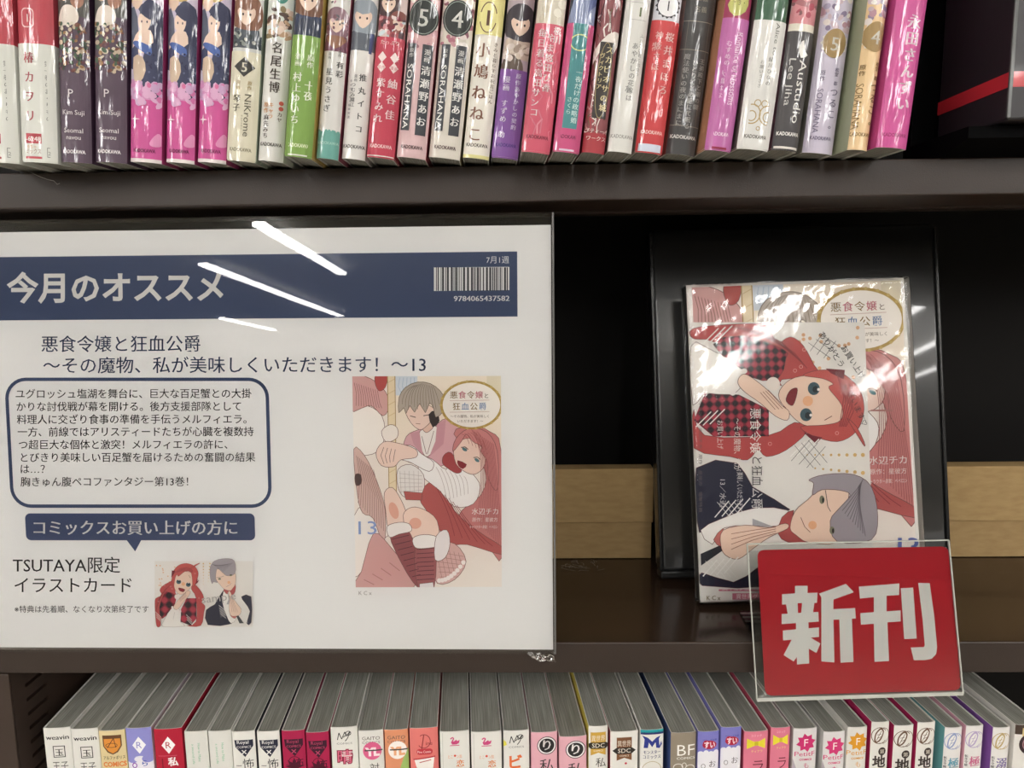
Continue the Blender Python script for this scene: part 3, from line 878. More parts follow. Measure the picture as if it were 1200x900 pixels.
def l_pine(P, h, y):
    P.ring(0, y(17), 8, 9, 0.9, '8a2c34', 24, 0.6, 1.35); P.line([(-3, y(28)), (0, y(9))], 1.2, '8a2c34'); P.text('ine', 6, y(22), 7, '8a2c34', True); P.rrect(-9, y(34), 10, y(26.5), 3.5, 'c03a44'); P.up(); P.text('Pine Comic', 0, y(32), 4.6, 'efd0cc', True, 0.01, 16); P.poly([(-12, y(40)), (12, y(37)), (9, y(60)), (-7, y(60))], 'efe9e4'); P.up(); P.line([(-13, y(40)), (13, y(37))], 1.6, 'b8343e'); P.line([(-6, y(44)), (8, y(41))], 1, 'b8343e')


def l_swan(P, h, y):
    P.line([(-5, y(9.5)), (-2.5, y(7.5)), (-1, y(9)), (-2.6, y(12)), (-3.4, y(14))], 1.5, 'c94a7c'); P.poly([(-4.5, y(13.2)), (-1, y(12.6)), (2, y(10.5)), (3, y(12.4)), (6, y(11)), (5, y(15)), (2, y(16.6)), (-3, y(16.6))], 'c94a7c'); P.rect(-5.5, y(18.4), 5.5, y(17.4), 'c94a7c'); P.text('とこ ・ン加', 0, y(34), 5, 'e08a4a', True, 0.0, 16); P.ell(0, y(31), 1.4, 1.4, 'd9503c'); P.text('恋', 6, y(45), 10, 'e0823c', True, 0.02); P.line([(-h + 3, y(60)), (-h + 3, y(2))], 0.5, 'bdbbb4')


def l_ng2(P, h, y): ng(P, h, y); P.text('ビ', -1, y(47), 19, 'e0703c', True, 0.03); P.poly([(-h, y(12)), (-h + 3, y(14)), (-h + 4, y(18)), (-h, y(20))], 'e2d84a')


def l_ring(P, h, y):
    P.ell(3, y(17), 11.5, 11.5, '2c2a2a', 28); P.up(); P.ell(3, y(17), 10.6, 10.6, 'ece8e6', 28); P.up(); P.ell(3, y(17), 9, 9, '2f2d2d', 28); P.up(); P.text('り', 3, y(22), 15, 'ece8e6', True, 0.02); P.text('私', 3, y(50), 19, '3a3434', True)


def sdc(P, h, y, c, wing):
    P.rect(-9, y(14), 9, y(7.5), c); P.rect(-9, y(22), 9, y(14), c); P.poly([(-9, y(37)), (0, y(33.5)), (9, y(37)), (9, y(22)), (-9, y(22))], c); P.up()
    P.text('異世界', 0, y(18.5), 8.5, 'e6dccc', True, 0.01, 16); P.poly([(-14, y(24.5)), (-9, y(20.5)), (9, y(20.5)), (14, y(24.5)), (9, y(28.5)), (-9, y(28.5))], wing); P.up(); P.text('SDC', 0, y(27), 7.6, 'ece4d8', True, 0.0, 15); P.text('COMICS', 0, y(32), 3, 'e6dccc', True)


def l_sdc1(P, h, y): sdc(P, h, y, 'c9a044', '2f2a22'); P.text('私', 3, y(51), 13, '3a3632', True)
def l_sdc2(P, h, y): sdc(P, h, y, '7a5236', '2c2826'); P.text('・', 2, y(46), 14, 'c0304a', True)


def l_mon(P, h, y):
    P.rect(-h, y(4), h, y(0), '2a9aa0'); P.rect(-h, y(6), h, y(3), '30306a'); P.up(); P.poly([(-10, y(23)), (-9, y(12)), (-12, y(7)), (-5, y(10)), (0, y(15)), (5, y(10)), (10, y(8)), (8, y(12)), (9, y(21)), (11, y(15)), (12, y(19)), (9, y(24)), (5, y(23)), (4, y(16)), (0, y(22)), (-4, y(16)), (-5, y(23))], '2f3a8a'); P.text('モンスター', 0, y(30.5), 5.4, '2f3a6a', True, 0.02, 20); P.text('コミックス', 0, y(36.5), 5.4, '2f3a6a', True, 0.02, 21); P.ring(0, y(52), 12, 12, 0.7, 'b0a078')


def l_bf(P, h, y):
    P.text('BF', 3, y(29), 20, 'efece6', True, -0.005, 21); P.text('COMICS', 3, y(34), 4.4, 'efece6', True, 0, 22); P.up(); P.ring(-6, y(44), 6, 5, 0.9, 'e0dcd4'); P.ring(8, y(46), 6, 5, 0.9, 'e0dcd4'); P.ring(1, y(42), 3, 4, 0.8, 'e0dcd4')


def l_su(P, h, y):
    P.rect(-h, y(60), h, y(28), 'e6e4ea'); P.up()
    for u in (-9, -3, 3, 9): P.ell(u, y(28), 3.6, 4.5 if u in (-3, 9) else 3, 'e6e4ea', 12)
    P.text('ベリーズ文庫', 1, y(12), 3, '4a48a0', True, 0.01, 17); P.ell(1, y(17), 8.5, 5.4, 'b02440', 20); P.ell(-3, y(15), 4, 4, 'b02440', 12); P.up(); P.text('すい', 1, y(20.5), 9.5, 'f0dce0', True, 0.03, 13); P.text('お', 5, y(45), 9.5, '4a4648', True); P.ring(-6, y(44), 2.6, 3, 0.7, '7a7678')


def l_bow(P, h, y):
    P.poly([(-11, y(9)), (0, y(14)), (11, y(9)), (11, y(22)), (0, y(17)), (-11, y(22))], 'e6d83c'); P.up(); P.rect(-2, y(18), 2.4, y(12.5), 'cbb82e'); P.text('コミック', 0, y(6.5), 3.4, 'f2c2cc', True); P.text('ティアラ', 1, y(26.5), 3.6, 'e6d884', True); P.text('ラ', 3, y(50), 17, '6a2436', True, 0.0)


def petit(P, h, y, c, num):
    P.star(1, y(18), 12, 8.2, 8, c, 0.2); P.up(); P.text('F', 1, y(22.5), 13, 'f2e8e4', True, 0.0); P.text('PetitF', 0, y(35), 8.4, c, True, 0.0, 24); P.text('COMICS', 1, y(40.5), 3.4, c, True, 0.04, 15); P.text('も', 2, y(50), 8, c, True)


def l_pet1(P, h, y): P.poly([(-h, y(60)), (-h, y(38)), (-6, y(60))], 'a9a0a8'); P.up(); petit(P, h, y, 'c8306c', '')
def l_pet2(P, h, y): P.poly([(-h, y(60)), (-h, y(36)), (-5, y(60))], 'a9a0a8'); P.up(); petit(P, h, y, 'd03a74', '')
def l_pet3(P, h, y): petit(P, h, y, 'd9982c', '')


def leaf(P, h, y, c, tx, c2, roundel):
    P.ring(-1, y(17), 9.5, 10.5, 0.8, c, 24, 0.1, 0.9); P.poly([(-7, y(24)), (-6, y(14)), (0, y(7)), (4, y(12)), (1, y(22)), (-4, y(26))], c, 3); P.up(); P.poly([(-5.5, y(23)), (-4.8, y(15)), (0, y(9.5)), (2.5, y(13)), (0, y(20)), (-3.5, y(24))], 'e6e3dc', 3); P.up(); P.line([(-5, y(24)), (1, y(11))], 0.7, c); P.line([(-3, y(20)), (2, y(18))], 0.6, c); P.line([(-4, y(16)), (1, y(15))], 0.6, c); P.ring(3, y(17), 8, 10, 0.7, c, 20, -0.25, 0.25); P.text('Berry', 2, y(27.5), 2.6, c, True)
    if roundel: P.ell(3, y(37), 4.6, 5.2, '3a302c', 16); P.up(); P.text('第', 3, y(39.5), 6, 'd9cfc0', True); P.text('地', 0, y(56), 16, c2, True, 0.03)
    else: P.text(tx, 2, y(50), 14, c2, True, 0.02); P.vt('転生令嬢', -8, y(36), 3.6, '4a4a50', 1.05)


def l_leaf(P, h, y): leaf(P, h, y, '6a4e3c', '', '3a302c', True)
def l_leafb(P, h, y): leaf(P, h, y, '8a98c0', '極', '5a9ab0', False)
def l_leafp(P, h, y): leaf(P, h, y, 'b0a0c4', '極', 'cf6a90', False)
def l_leafv(P, h, y): leaf(P, h, y, 'b8a06a', '溺', '6a5a9a', False)


def l_dark(P, h, y): P.rect(-h, y(12), h, y(0), '4a3c34'); P.ell(4, y(24), 14, 14, '3c2a2e', 24); P.up(); P.ring(4, y(24), 10, 10, 1, 'b98a90'); P.rect(-7, y(14), -4, y(4), 'd9c48a'); P.text('G', 4, y(28), 12, 'd9b0b0', True); P.text('口', 4, y(52), 12, '3c8a5a', True)


WH = 'dedcd6'
LO = [
 (50, 81, 853, WH, l_weavin, (None, None), 'white paperback with short black logo, first of its row beside the slotted panel', 'w'),
 (82.5, 113.5, 854, WH, l_weavin, (None, None), 'white paperback with short black logo, beside the orange shield book', 'w'),
 (115, 145, 856, 'd9c79a', l_alpha, (None, 'c9b87c'), 'sandy paperback with orange shield emblem', ''),
 (146.5, 176, 853, 'e4e2ea', l_rlav, (None, None), 'lavender and white paperback with white R diamond', ''),
 (179.5, 212, 854, 'b02038', l_rred, (None, None), 'red paperback with white R diamond', ''),
 (215.5, 242, 857, 'd9d8d2', l_green, (None, None), 'white paperback with tiny green lettering, beside the red diamond book', 'g'),
 (243.5, 270, 856.5, 'd9d8d2', l_green, (None, None), 'white paperback with tiny green lettering, beside the navy pennant books', 'g'),
 (271, 298, 857, WH, l_navy, (None, '2a2c38'), 'white paperback with navy pennant, beside the green lettered books', 'n'),
 (300.5, 327, 857, WH, l_navy, (None, '2a2c38'), 'white paperback with navy pennant, beside the crimson books', 'n'),
 (329.5, 356.5, 856, 'a8224c', l_crim, (None, None), 'crimson paperback with dark pennant, beside the white navy pennant books', 'c'),
 (358, 384.5, 858, 'a8224c', l_crim, (None, None), 'crimson paperback with dark pennant, beside the white book with pink character', 'c'),
 (387, 418.5, 852, WH, l_hare, (None, None), 'white paperback with scribbled logo over a large pink character', ''),
 (419.5, 449, 856, WH, l_yl1, (None, 'd9a0a8'), 'white paperback with pink disc logo', ''),
 (450, 478, 855, 'd9906c', l_yl2, (None, None), 'orange and green paperback with white disc logo', ''),
 (479.5, 513, 853, 'dd7a74', l_pine, (None, None), 'salmon paperback with red script logo and white cup shape', ''),
 (515, 550, 857, WH, l_swan, (None, None), 'white paperback with small pink swan, beside the salmon book', 's'),
 (551.5, 588, 857.5, WH, l_swan, (None, None), 'white paperback with small pink swan, beside the scribbled logo book with orange character', 's'),
 (589.5, 620.5, 856, WH, l_ng2, (None, None), 'white paperback with scribbled logo over a large orange character', ''),
 (622, 653.5, 858, 'dfa9b4', l_ring, (None, None), 'pale pink paperback with black and white roundel, the taller of two', 'r'),
 (655, 688, 863, 'dfa9b4', l_ring, (None, None), 'pale pink paperback with black and white roundel, the lower of two', 'r'),
 (689.5, 713, 851, WH, l_sdc1, ('c9b84a', None), 'white paperback with gold banner emblem', ''),
 (715, 748.5, 857, WH, l_sdc2, ('b8404c', None), 'white paperback with brown banner emblem', ''),
 (750.5, 778.5, 855, WH, l_mon, (None, None), 'white paperback with blue horned logo and teal head', ''),
 (786, 817, 858.5, '8f8474', l_bf, ('4a5f96', None), 'taupe paperback with large white initials', ''),
 (818, 844, 857, '7c7ac0', l_su, (None, None), 'lavender paperback with red berry badge, beside the taupe book', 'b'),
 (845, 870, 852, '7c7ac0', l_su, (None, None), 'lavender paperback with red berry badge, beside the pink bow books', 'b'),
 (872, 901.5, 857, 'd97a90', l_bow, ('b84a60', None), 'pink paperback with yellow bow, beside the lavender books', 'y'),
 (903.5, 927.5, 852.5, 'd97a90', l_bow, ('b84a60', None), 'pink paperback with yellow bow, beside the white star badge books', 'y'),
 (930, 959, 853.5, 'd6d3d2', l_pet1, ('b9b6b4', None), 'white paperback with pink star badge, beside the yellow bow books', ''),
 (965, 992, 857.5, 'd6d3d2', l_pet2, ('c4c2bf', None), 'white paperback with pink star badge, beside the yellow star badge book', ''),
 (993.5, 1018, 852, 'd9d6cf', l_pet3, (None, None), 'white paperback with yellow star badge', ''),
 (1021.5, 1044, 846, 'e0ddd6', l_leaf, ('b02458', None), 'white paperback with brown leaf emblem and crimson side, beside the yellow star badge book', 'l'),
 (1048, 1072.5, 850, 'e0ddd6', l_leaf, ('b02458', None), 'white paperback with brown leaf emblem and crimson side, middle of three', 'l'),
 (1075.5, 1098, 846.5, 'e0ddd6', l_leaf, ('b02458', None), 'white paperback with brown leaf emblem and crimson side, beside the teal sided book', 'l'),
 (1107.5, 1129.5, 852.5, 'e0ddda', l_leafb, ('6aa5a8', None), 'white paperback with pale blue leaf emblem and teal side', ''),
 (1132.5, 1154.5, 850.5, 'e0ddda', l_leafp, ('d9a4b4', None), 'white paperback with mauve leaf emblem and pink side', ''),
 (1164, 1186, 852.5, 'e0ddda', l_leafv, ('8a5aa8', None), 'white paperback with tan leaf emblem and purple side', ''),
 (1190, 1222, 849, 'dcd8d2', l_dark, (None, None), 'white paperback with dark round badge, last of its row', ''),
]
G_LO = 'paperbacks standing in the lower row'
YAW = math.radians(5.0)
for xl, xr, yt, col, draw, sides, label, key in LO:
    A = at(xl, yt, 0.003); B = at(xr, yt, 0.003)
    w = (B.x - A.x) * math.cos(YAW) - 0.0003
    h = (A.z + B.z) / 2 - Z_FLOOR - 0.0002
    key2 = 'lo_' + key
    if key and key2 in PROTO:
        o, w0, h0 = PROTO[key2]; o = copy_tree(o); o.scale = (w / w0, 1, h / h0); tag(o, label, 'book', G_LO)
    else:
        H = h / K_LO
        o = book('comic_book', label, 'book', G_LO, w, h, 0.113, 0.0008, K_LO, [(0, 9999, col)], (lambda P, hw, d=draw, H=H: d(P, hw, lambda t: H - t)), sides, None, wrap=False)
        if key: PROTO[key2] = (o, w, h)
    o.rotation_euler = (0, 0, YAW)
    o.location = ((A.x + B.x) / 2, 0.003, Z_FLOOR + 0.0001)


# ================================================================== flat prints on tilted sheets
def on_plane(o_loc, o_rot, px, py):
    """where the sight line of a photo point meets the sheet: (across, up) on the sheet"""
    R = Euler(o_rot).to_matrix(); n = R @ Vector((0, -1, 0)); w = ray(px, py)
    Q = CAM + w * ((Vector(o_loc) - CAM).dot(n) / w.dot(n)) - Vector(o_loc)
    q = R.transposed() @ Q
    return q.x, q.z


def scaled(p, s):
    return CAM + (Vector(p) - CAM) * s


def rounded_sheet(bm, pts, y0, y1, mi=0):
    fr = [bm.verts.new((x, y0, z)) for x, z in pts]; bk = [bm.verts.new((x, y1, z)) for x, z in pts]
    fs = [bm.faces.new(fr), bm.faces.new(bk[::-1])]
    for i in range(len(pts)):
        j = (i + 1) % len(pts); fs.append(bm.faces.new((fr[j], fr[i], bk[i], bk[j])))
    for f in fs: f.material_index = mi


# ---- cover picture: a plain generic stand-in (two simple figures, pole, gilt oval), in its own 578 x 825 units
def cover_art(P, T):
    """T maps picture units to the print's own units"""
    old = P.tr; P.tr = lambda x, y: T(x, y); P.cb = (77, 35, 655, 860)
    LN = '7a5450'; SK = 'f0d6c8'

    def sh(pts, c, n=3, ln=LN, w=2.0):
        P.poly(pts, c, n)
        if ln: P.up(); L = smooth_loop(pts, n) if n else pts; P.line(L + L[:1], w, ln)

    def strands(pts, n, c, w=1.8):
        """n lines between two edge curves given as (start curve, end curve)"""
        A, B = pts
        P.up()
        for i in range(n):
            t = i / (n - 1); k = t * (len(A[0]) - 1); j = min(int(k), len(A[0]) - 2); f = k - j
            rows = [(r[j][0] * (1 - f) + r[j + 1][0] * f, r[j][1] * (1 - f) + r[j + 1][1] * f) for r in (A[0], A[1], B)]
            m = smooth3(rows); P.line(m, w, c)

    def smooth3(r):
        return [tuple((1 - t) ** 2 * r[0][q] + 2 * t * (1 - t) * r[1][q] + t * t * r[2][q] for q in (0, 1)) for t in (0, .2, .4, .6, .8, 1)]

    P.rect(77, 35, 655, 860, 'f1e8df'); P.up()
    P.rect(245, 35, 655, 330, 'f3e7d6'); P.up(); P.rect(245, 35, 330, 110, 'd3dbe4'); P.rect(600, 35, 655, 120, 'e6dcc4'); P.up()
    for i in range(5): P.line([(262 + i * 14, 40), (255 + i * 16, 75), (270 + i * 14, 108)], 3, 'b9c8d8')
    # carousel animal
    sh([(70, 150), (135, 150), (190, 190), (200, 270), (170, 330), (110, 345), (70, 330)], 'f7f1ea')
    sh([(70, 590), (150, 520), (205, 560), (225, 640), (150, 700), (100, 800), (70, 800)], 'f6efe8')
    sh([(70, 35), (150, 45), (205, 95), (220, 150), (195, 190), (150, 150), (110, 160), (70, 165)], 'd9aaa6')
    sh([(170, 30), (212, 30), (205, 78), (180, 92), (165, 60)], 'b85450')
    sh([(78, 320), (120, 345), (165, 440), (198, 560), (190, 690), (150, 590), (110, 570), (90, 500)], 'd9b9b0')
    sh([(150, 650), (215, 700), (280, 790), (300, 870), (70, 870), (100, 800)], 'd8a8a4')
    for i in range(11): P.line([(84 + i * 9, 60 + i * 3), (92 + i * 9, 100 + i * 4), (90 + i * 10, 150 + i)], 1.7, '8a5e5c')
    for i in range(12): P.line([(88 + i * 6, 345 + i * 5), (100 + i * 8, 430 + i * 10), (92 + i * 9, 530 + i * 10)], 1.7, '96706a')
    for i in range(5): P.line([(110 + i * 34, 830 - i * 22), (150 + i * 34, 850 - i * 18)], 3, 'b5807c')
    sh([(82, 420), (104, 420), (104, 455), (84, 460)], '5a4846', 3)
    sh([(214, 30), (243, 30), (243, 486), (214, 486)], 'ecdcba', 0, 'b0905c', 3)
    for i in range(10): P.line([(216, 60 + i * 44), (241, 46 + i * 44)], 2, 'd2b98a')
    # figure behind: pink jacket, pale shirt, short ash hair
    sh([(268, 330), (285, 270), (330, 245), (400, 225), (440, 202), (505, 238), (520, 320), (440, 380), (360, 390), (270, 360)], 'dcaeb4')
    sh([(338, 250), (395, 228), (412, 262), (385, 330), (360, 350), (340, 310)], 'f1ece6'); P.line([(345, 270), (362, 340)], 2, LN); P.line([(392, 250), (366, 340)], 2, LN)
    P.poly([(405, 222), (440, 204), (430, 300), (372, 352), (398, 290)], 'cf9ca4'); P.poly([(300, 258), (336, 250), (345, 320), (352, 350), (312, 300)], 'cf9ca4'); P.up()
    sh([(345, 225), (392, 195), (392, 232), (362, 256)], 'e9c8b6')
    sh([(280, 165), (305, 145), (360, 145), (396, 165), (388, 202), (362, 232), (336, 244), (302, 216)], SK)
    P.poly([(372, 185), (402, 170), (415, 210), (388, 235)], '3c3434', 2)
    sh([(256, 178), (258, 118), (284, 78), (330, 58), (380, 64), (418, 92), (440, 130), (424, 140), (428, 175), (400, 196), (392, 160), (376, 140), (360, 178), (338, 142), (318, 176), (300, 150), (284, 182), (276, 158)], 'b8ab9e', 2, '6a5c52')
    for i in range(13): P.line(smooth3([(318 + i * 6, 64 + abs(i - 5) * 1.5), (270 + i * 11, 90), (270 + i * 12, 145 + (i % 3) * 10)]), 1.6, '7c6e64')
    P.line([(300, 190), (322, 196)], 3, '54403c'); P.line([(352, 190), (374, 186)], 3, '54403c'); P.line([(322, 220), (340, 222)], 2, '8a5a50'); P.up()
    # figure in front: long red hair, white blouse, red skirt
    sh([(470, 262), (540, 232), (615, 255), (655, 330), (660, 740), (600, 700), (540, 680), (470, 640), (500, 560), (575, 500), (590, 400)], 'cd8684')
    sh([(330, 500), (410, 440), (470, 560), (560, 640), (660, 705), (660, 735), (520, 694), (450, 690), (390, 600)], 'b9605e')
    sh([(330, 345), (385, 360), (440, 400), (470, 345), (545, 420), (572, 470), (545, 535), (470, 545), (410, 480), (340, 420)], 'f5f2ef')
    sh([(225, 315), (300, 305), (345, 340), (390, 372), (372, 408), (300, 372), (240, 352)], 'f5f2ef')
    for i in range(7): P.line(smooth3([(400 + i * 18, 390 + i * 6), (430 + i * 16, 440), (440 + i * 14, 520 - i * 4)]), 1.5, 'b0a09c')
    sh([(250, 400), (300, 380), (350, 420), (345, 490), (280, 510), (250, 470)], 'ece7e3')
    for i in range(5): P.line([(258 + i * 18, 405), (262 + i * 17, 500)], 1.4, 'b8acaa'); P.line([(255, 415 + i * 18), (345, 425 + i * 14)], 1.4, 'b8acaa')
    sh([(272, 485), (345, 492), (342, 520), (280, 518)], 'b8605c', 0)
    sh([(430, 345), (460, 335), (500, 400), (480, 415), (445, 395), (425, 375)], 'a84a4c')
    sh([(470, 318), (500, 285), (545, 282), (588, 330), (590, 385), (555, 418), (518, 412), (478, 378)], SK)
    P.poly([(484, 364), (520, 380), (505, 398), (487, 386)], '8a3038', 2); P.ell(512, 322, 11, 6, '5a8088', 14, 0.5); P.ell(560, 364, 11, 6, '5a8088', 14, 0.6); P.up()
    P.line([(498, 314), (514, 312), (526, 322)], 3, '4a3836'); P.line([(546, 354), (562, 352), (574, 362)], 3, '4a3836')
    sh([(466, 330), (478, 280), (530, 240), (600, 255), (640, 330), (640, 480), (606, 440), (600, 370), (575, 330), (580, 310), (545, 292), (520, 262), (500, 290)], 'd08a88')
    for i in range(15): P.line(smooth3([(540 + i * 6, 244 + i * 4), (600 + i * 3, 320 + i * 8), (560 + i * 7, 600 + i * 8)]), 1.7, 'a45c5c')
    for i in range(6): P.line(smooth3([(500 + i * 12, 262 - i * 2), (520 + i * 12, 262), (530 + i * 14, 300 + i * 8)]), 1.6, 'a45c5c')
    for i in range(6): P.line(smooth3([(400 + i * 16, 470 + i * 14), (450 + i * 20, 560 + i * 18), (470 + i * 30, 660 + i * 8)]), 2, '8a3c40')
    # hands on the pole
    sh([(188, 250), (222, 224), (250, 238), (248, 276), (206, 292)], 'f4ece4')
    sh([(165, 335), (195, 292), (250, 296), (320, 320), (322, 352), (262, 362), (236, 388), (186, 384)], SK)
    for i in range(4): P.line([(196 + i * 15, 312 + i * 3), (184 + i * 17, 344 + i * 2), (196 + i * 12, 378 - i * 3)], 2, LN)
    # legs, boots, frills
    sh([(196, 490), (228, 470), (262, 520), (285, 590), (262, 640), (212, 632), (200, 560)], SK)
    sh([(268, 580), (300, 548), (350, 556), (402, 600), (404, 690), (340, 690), (290, 650)], 'f3dacb')
    P.ell(232, 560, 18, 34, 'e6b09c', 16, -0.3); P.ell(316, 610, 24, 22, 'e6b09c', 16); P.up()
    sh([(390, 690), (470, 690), (515, 760), (470, 830), (400, 845), (380, 760)], 'dbb4ae')
    for i in range(6): P.line([(395 + i * 18, 705 + i * 4), (420 + i * 16, 830 - i * 8)], 1.6, 'a87a76'); P.line([(390 + i * 4, 720 + i * 20), (505 - i * 4, 740 + i * 16)], 1.6, 'a87a76')
    for i in range(9): P.ell(408 + i * 12, 834 - i * i * 1.1, 9, 9, 'f6eeea', 12)
    sh([(214, 650), (285, 632), (322, 740), (350, 850), (318, 856), (262, 770)], '99565a')
    sh([(316, 695), (392, 690), (386, 870), (326, 870)], 'a56064')
    for i in range(8): P.line([(224 + i * 11, 672 + i * 21), (292 + i * 6, 656 + i * 22)], 2.6, '5e3038'); P.line([(320, 712 + i * 17), (388, 708 + i * 17)], 2.6, '5e3038')
    sh([(205, 622), (250, 606), (292, 612), (300, 640), (252, 652), (214, 664)], 'f6f2ee'); sh([(306, 668), (350, 654), (402, 664), (404, 698), (352, 708), (314, 704)], 'f6f2ee')
    sh([(398, 660), (440, 636), (452, 690), (432, 745), (392, 752)], 'eee9e8')
    sh([(330, 846), (384, 840), (388, 870), (330, 870)], 'e9e4e4', 0)
    P.ell(540, 148, 122, 96, 'b89a54', 40); P.ell(540, 148, 112, 87, 'f6f0e8', 40); P.up()
    for i in range(22): P.ell(540 + 119 * math.cos(i * 0.2856), 148 + 93 * math.sin(i * 0.2856), 5, 5, 'c9b06c', 8)
    P.up()
    for i, (ch, c) in enumerate(zip('悪食令嬢と', ['8a6a2a', 'd0647c', '8a6a2a', 'd0647c', '6a5a4a'])): P.text(ch, 456 + i * 33, 120, 31 if i < 4 else 21, c, False, 0.006)
    for i, (ch, c) in enumerate(zip('狂血公爵', ['8a6a2a', '6a90c0', '8a6a2a', '6a90c0'])): P.text(ch, 466 + i * 34, 165, 31, c, False, 0.006)
    P.line([(455, 131), (610, 129)], 1.6, 'c9a9a0'); P.line([(455, 176), (610, 174)], 1.6, 'c9a9a0')
    P.text('～その魔物、私が美味しく', 458, 197, 13, '7a6a5a', False, 0.0, 150); P.text('いただきます！～', 485, 216, 13, '7a6a5a', False, 0.0, 100)
    P.text('水辺チカ', 538, 574, 27, 'f8f3f1', False, 0.012); P.text('原作：星彼方', 540, 603, 18, 'f5ecea', False, 0.0, 100); P.text('キャラクター原案：ペペロン', 530, 630, 14, 'f5ecea', False, 0.0, 110)
    P.text('13', 92, 652, 74, '8fa4d2', False, 0.0, 72)
    P.tr = old; P.cb = None; P.up()


# ---- bonus card picture: plain generic stand-in of two people leaning in, drawn turned a quarter (as it lies on the book)
def c3(L): return [(790 + x / 4.0, 320 + y / 4.0) for x, y in L]
def c4(L): return [(790 + x / 3.636, 500 + y / 3.636) for x, y in L]


def card_art(P, T, fine=True):
    old = P.tr; P.tr = T; P.ol = (0.6, '6a4040')
    P.poly([(808, 378), (1012, 378), (1024, 690), (823, 690)] if fine else [(808, 378), (1018, 378), (1018, 690), (808, 690)], 'e9e5df'); P.up()
    RED = 'bd5252'; SK = 'ecd2bf'
    for i in range(26):
        R = random.Random(i); P.ell(945 + R.uniform(-25, 62), 384 + R.uniform(0, 85) * (1 if i % 3 else 0.3), 2.2, 2.2, 'e2b48c', 10)
    for j in range(4):
        for i in range(8 - j): P.ell(1010 - i * 9.3, 533 + j * 21 - i * (j * 0.9), 2.4 - i * 0.22, 2.4 - i * 0.22, 'dcb878', 10)
    P.up()
    P.poly(c3([(75, 270), (150, 250), (400, 238), (450, 270), (480, 330), (540, 300), (600, 340), (650, 430), (670, 480), (500, 500), (480, 520), (200, 330), (90, 310)]), RED, 3)
    P.poly(c3([(90, 640), (140, 760), (440, 760), (560, 700), (620, 740), (520, 830), (430, 860), (390, 830), (340, 875), (260, 860), (90, 820)]), RED, 3); P.up()
    PL = plaid('plaid_print', '2c1c26', '7c2438', 'b23a4c', 62)
    P.poly(c3([(180, 335), (320, 295), (510, 360), (520, 400), (480, 500), (330, 480)]), PL, 2); P.poly(c3([(140, 565), (300, 570), (440, 640), (440, 765), (180, 765), (90, 690)]), PL); P.up()
    P.poly(c3([(75, 345), (150, 350), (330, 465), (275, 570), (140, 562), (85, 620)]), 'f0ece6', 2); P.up(); P.line(c3([(170, 470), (260, 490)]), 0.5, '6a4a44')
    for i in range(7): P.ell(*c3([(325 - i * 9, 460 + i * 17)])[0], 3.6, 3.2, 'efe8e2', 12)
    P.ell(*c3([(460, 520)])[0], 8, 8, 'efe6de'); P.up()
    # face and fringe (simple)
    P.poly(c3([(485, 570), (540, 500), (640, 480), (740, 500), (800, 590), (780, 690), (690, 720), (600, 710), (530, 650)]), SK, 4); P.up()
    P.poly(c3([(600, 480), (680, 455), (780, 470), (860, 540), (885, 640), (850, 740), (760, 790), (640, 760), (590, 720), (700, 712), (775, 690), (780, 620), (720, 540), (740, 520), (690, 495)]), 'c65c58', 4); P.poly(c3([(805, 680), (850, 720), (885, 790), (887, 812), (860, 770)]), 'c65c58', 2)
    P.poly(c3([(705, 448), (795, 455), (790, 500), (730, 470)]), '7c2c38'); P.poly(c3([(600, 745), (660, 800), (690, 770), (640, 760)]), '7c2c38'); P.up()
    P.ell(*c3([(650, 542)])[0], 7.0, 7.6, '46606a', 22); P.ell(*c3([(614, 664)])[0], 7.0, 7.6, '46606a', 22); P.poly(c3([(520, 590), (540, 550), (572, 540), (568, 580), (552, 620), (530, 612)]), '8c3038', 3); P.ell(*c3([(622, 600)])[0], 6, 6, 'eab890'); P.up()
    P.ell(*c3([(658, 546)])[0], 3.4, 4.0, '26323a', 14); P.ell(*c3([(622, 668)])[0], 3.4, 4.0, '26323a', 14); P.up(); P.ell(*c3([(672, 546)])[0], 1.7, 1.7, 'f6f2ee', 10); P.ell(*c3([(636, 666)])[0], 1.7, 1.7, 'f6f2ee', 10)
    P.line(c3([(700, 690), (735, 670)]), 0.9, '6a3a36')
    P.poly(c3([(305, 485), (340, 478), (430, 545), (500, 620), (535, 650), (525, 690), (470, 670), (400, 610), (330, 560), (296, 520)]), SK, 3); P.up()
    for i in range(4): P.line(c3([(400 + i * 12, 560 + i * 8 - 12 * i), (470 + i * 17, 640 - i * 2)]), 0.7, '94645a')
    for i in range(10): P.line(c3([(250 + i * 22, 250 + i * 5), (380 + i * 20, 268 + i * 12), (510 + i * 12, 330 + i * 13)]), 0.9, '933f42')
    for i in range(6): P.line(c3([(760 + i * 12, 480 + i * 14), (790 + i * 9, 580 + i * 14), (770 + i * 6, 720)]), 0.9, '933f42')
    for x, y in ((400, 285), (590, 440), (562, 458), (605, 360), (445, 800), (758, 750)): P.ring(*c3([(x, y)])[0], 2.2, 2.2, 0.5, 'e9b8b4', 12)
    # second figure: dark suit, grey hair, joined hands
    P.poly(c4([(92, 175), (265, 155), (330, 255), (490, 352), (350, 380), (230, 372), (105, 450)]), '2e2f42', 2); P.poly(c4([(115, 620), (250, 660), (350, 600), (420, 560), (420, 675), (117, 675)]), '2e2f42', 2)
    P.poly(c4([(110, 440), (200, 390), (340, 345), (480, 355), (470, 420), (320, 420), (210, 430), (160, 500)]), 'efebe6', 2); P.poly(c4([(330, 390), (420, 425), (330, 420)]), 'b0aeb0'); P.poly(c4([(110, 540), (200, 500), (205, 525), (112, 590)]), '35363e'); P.up()
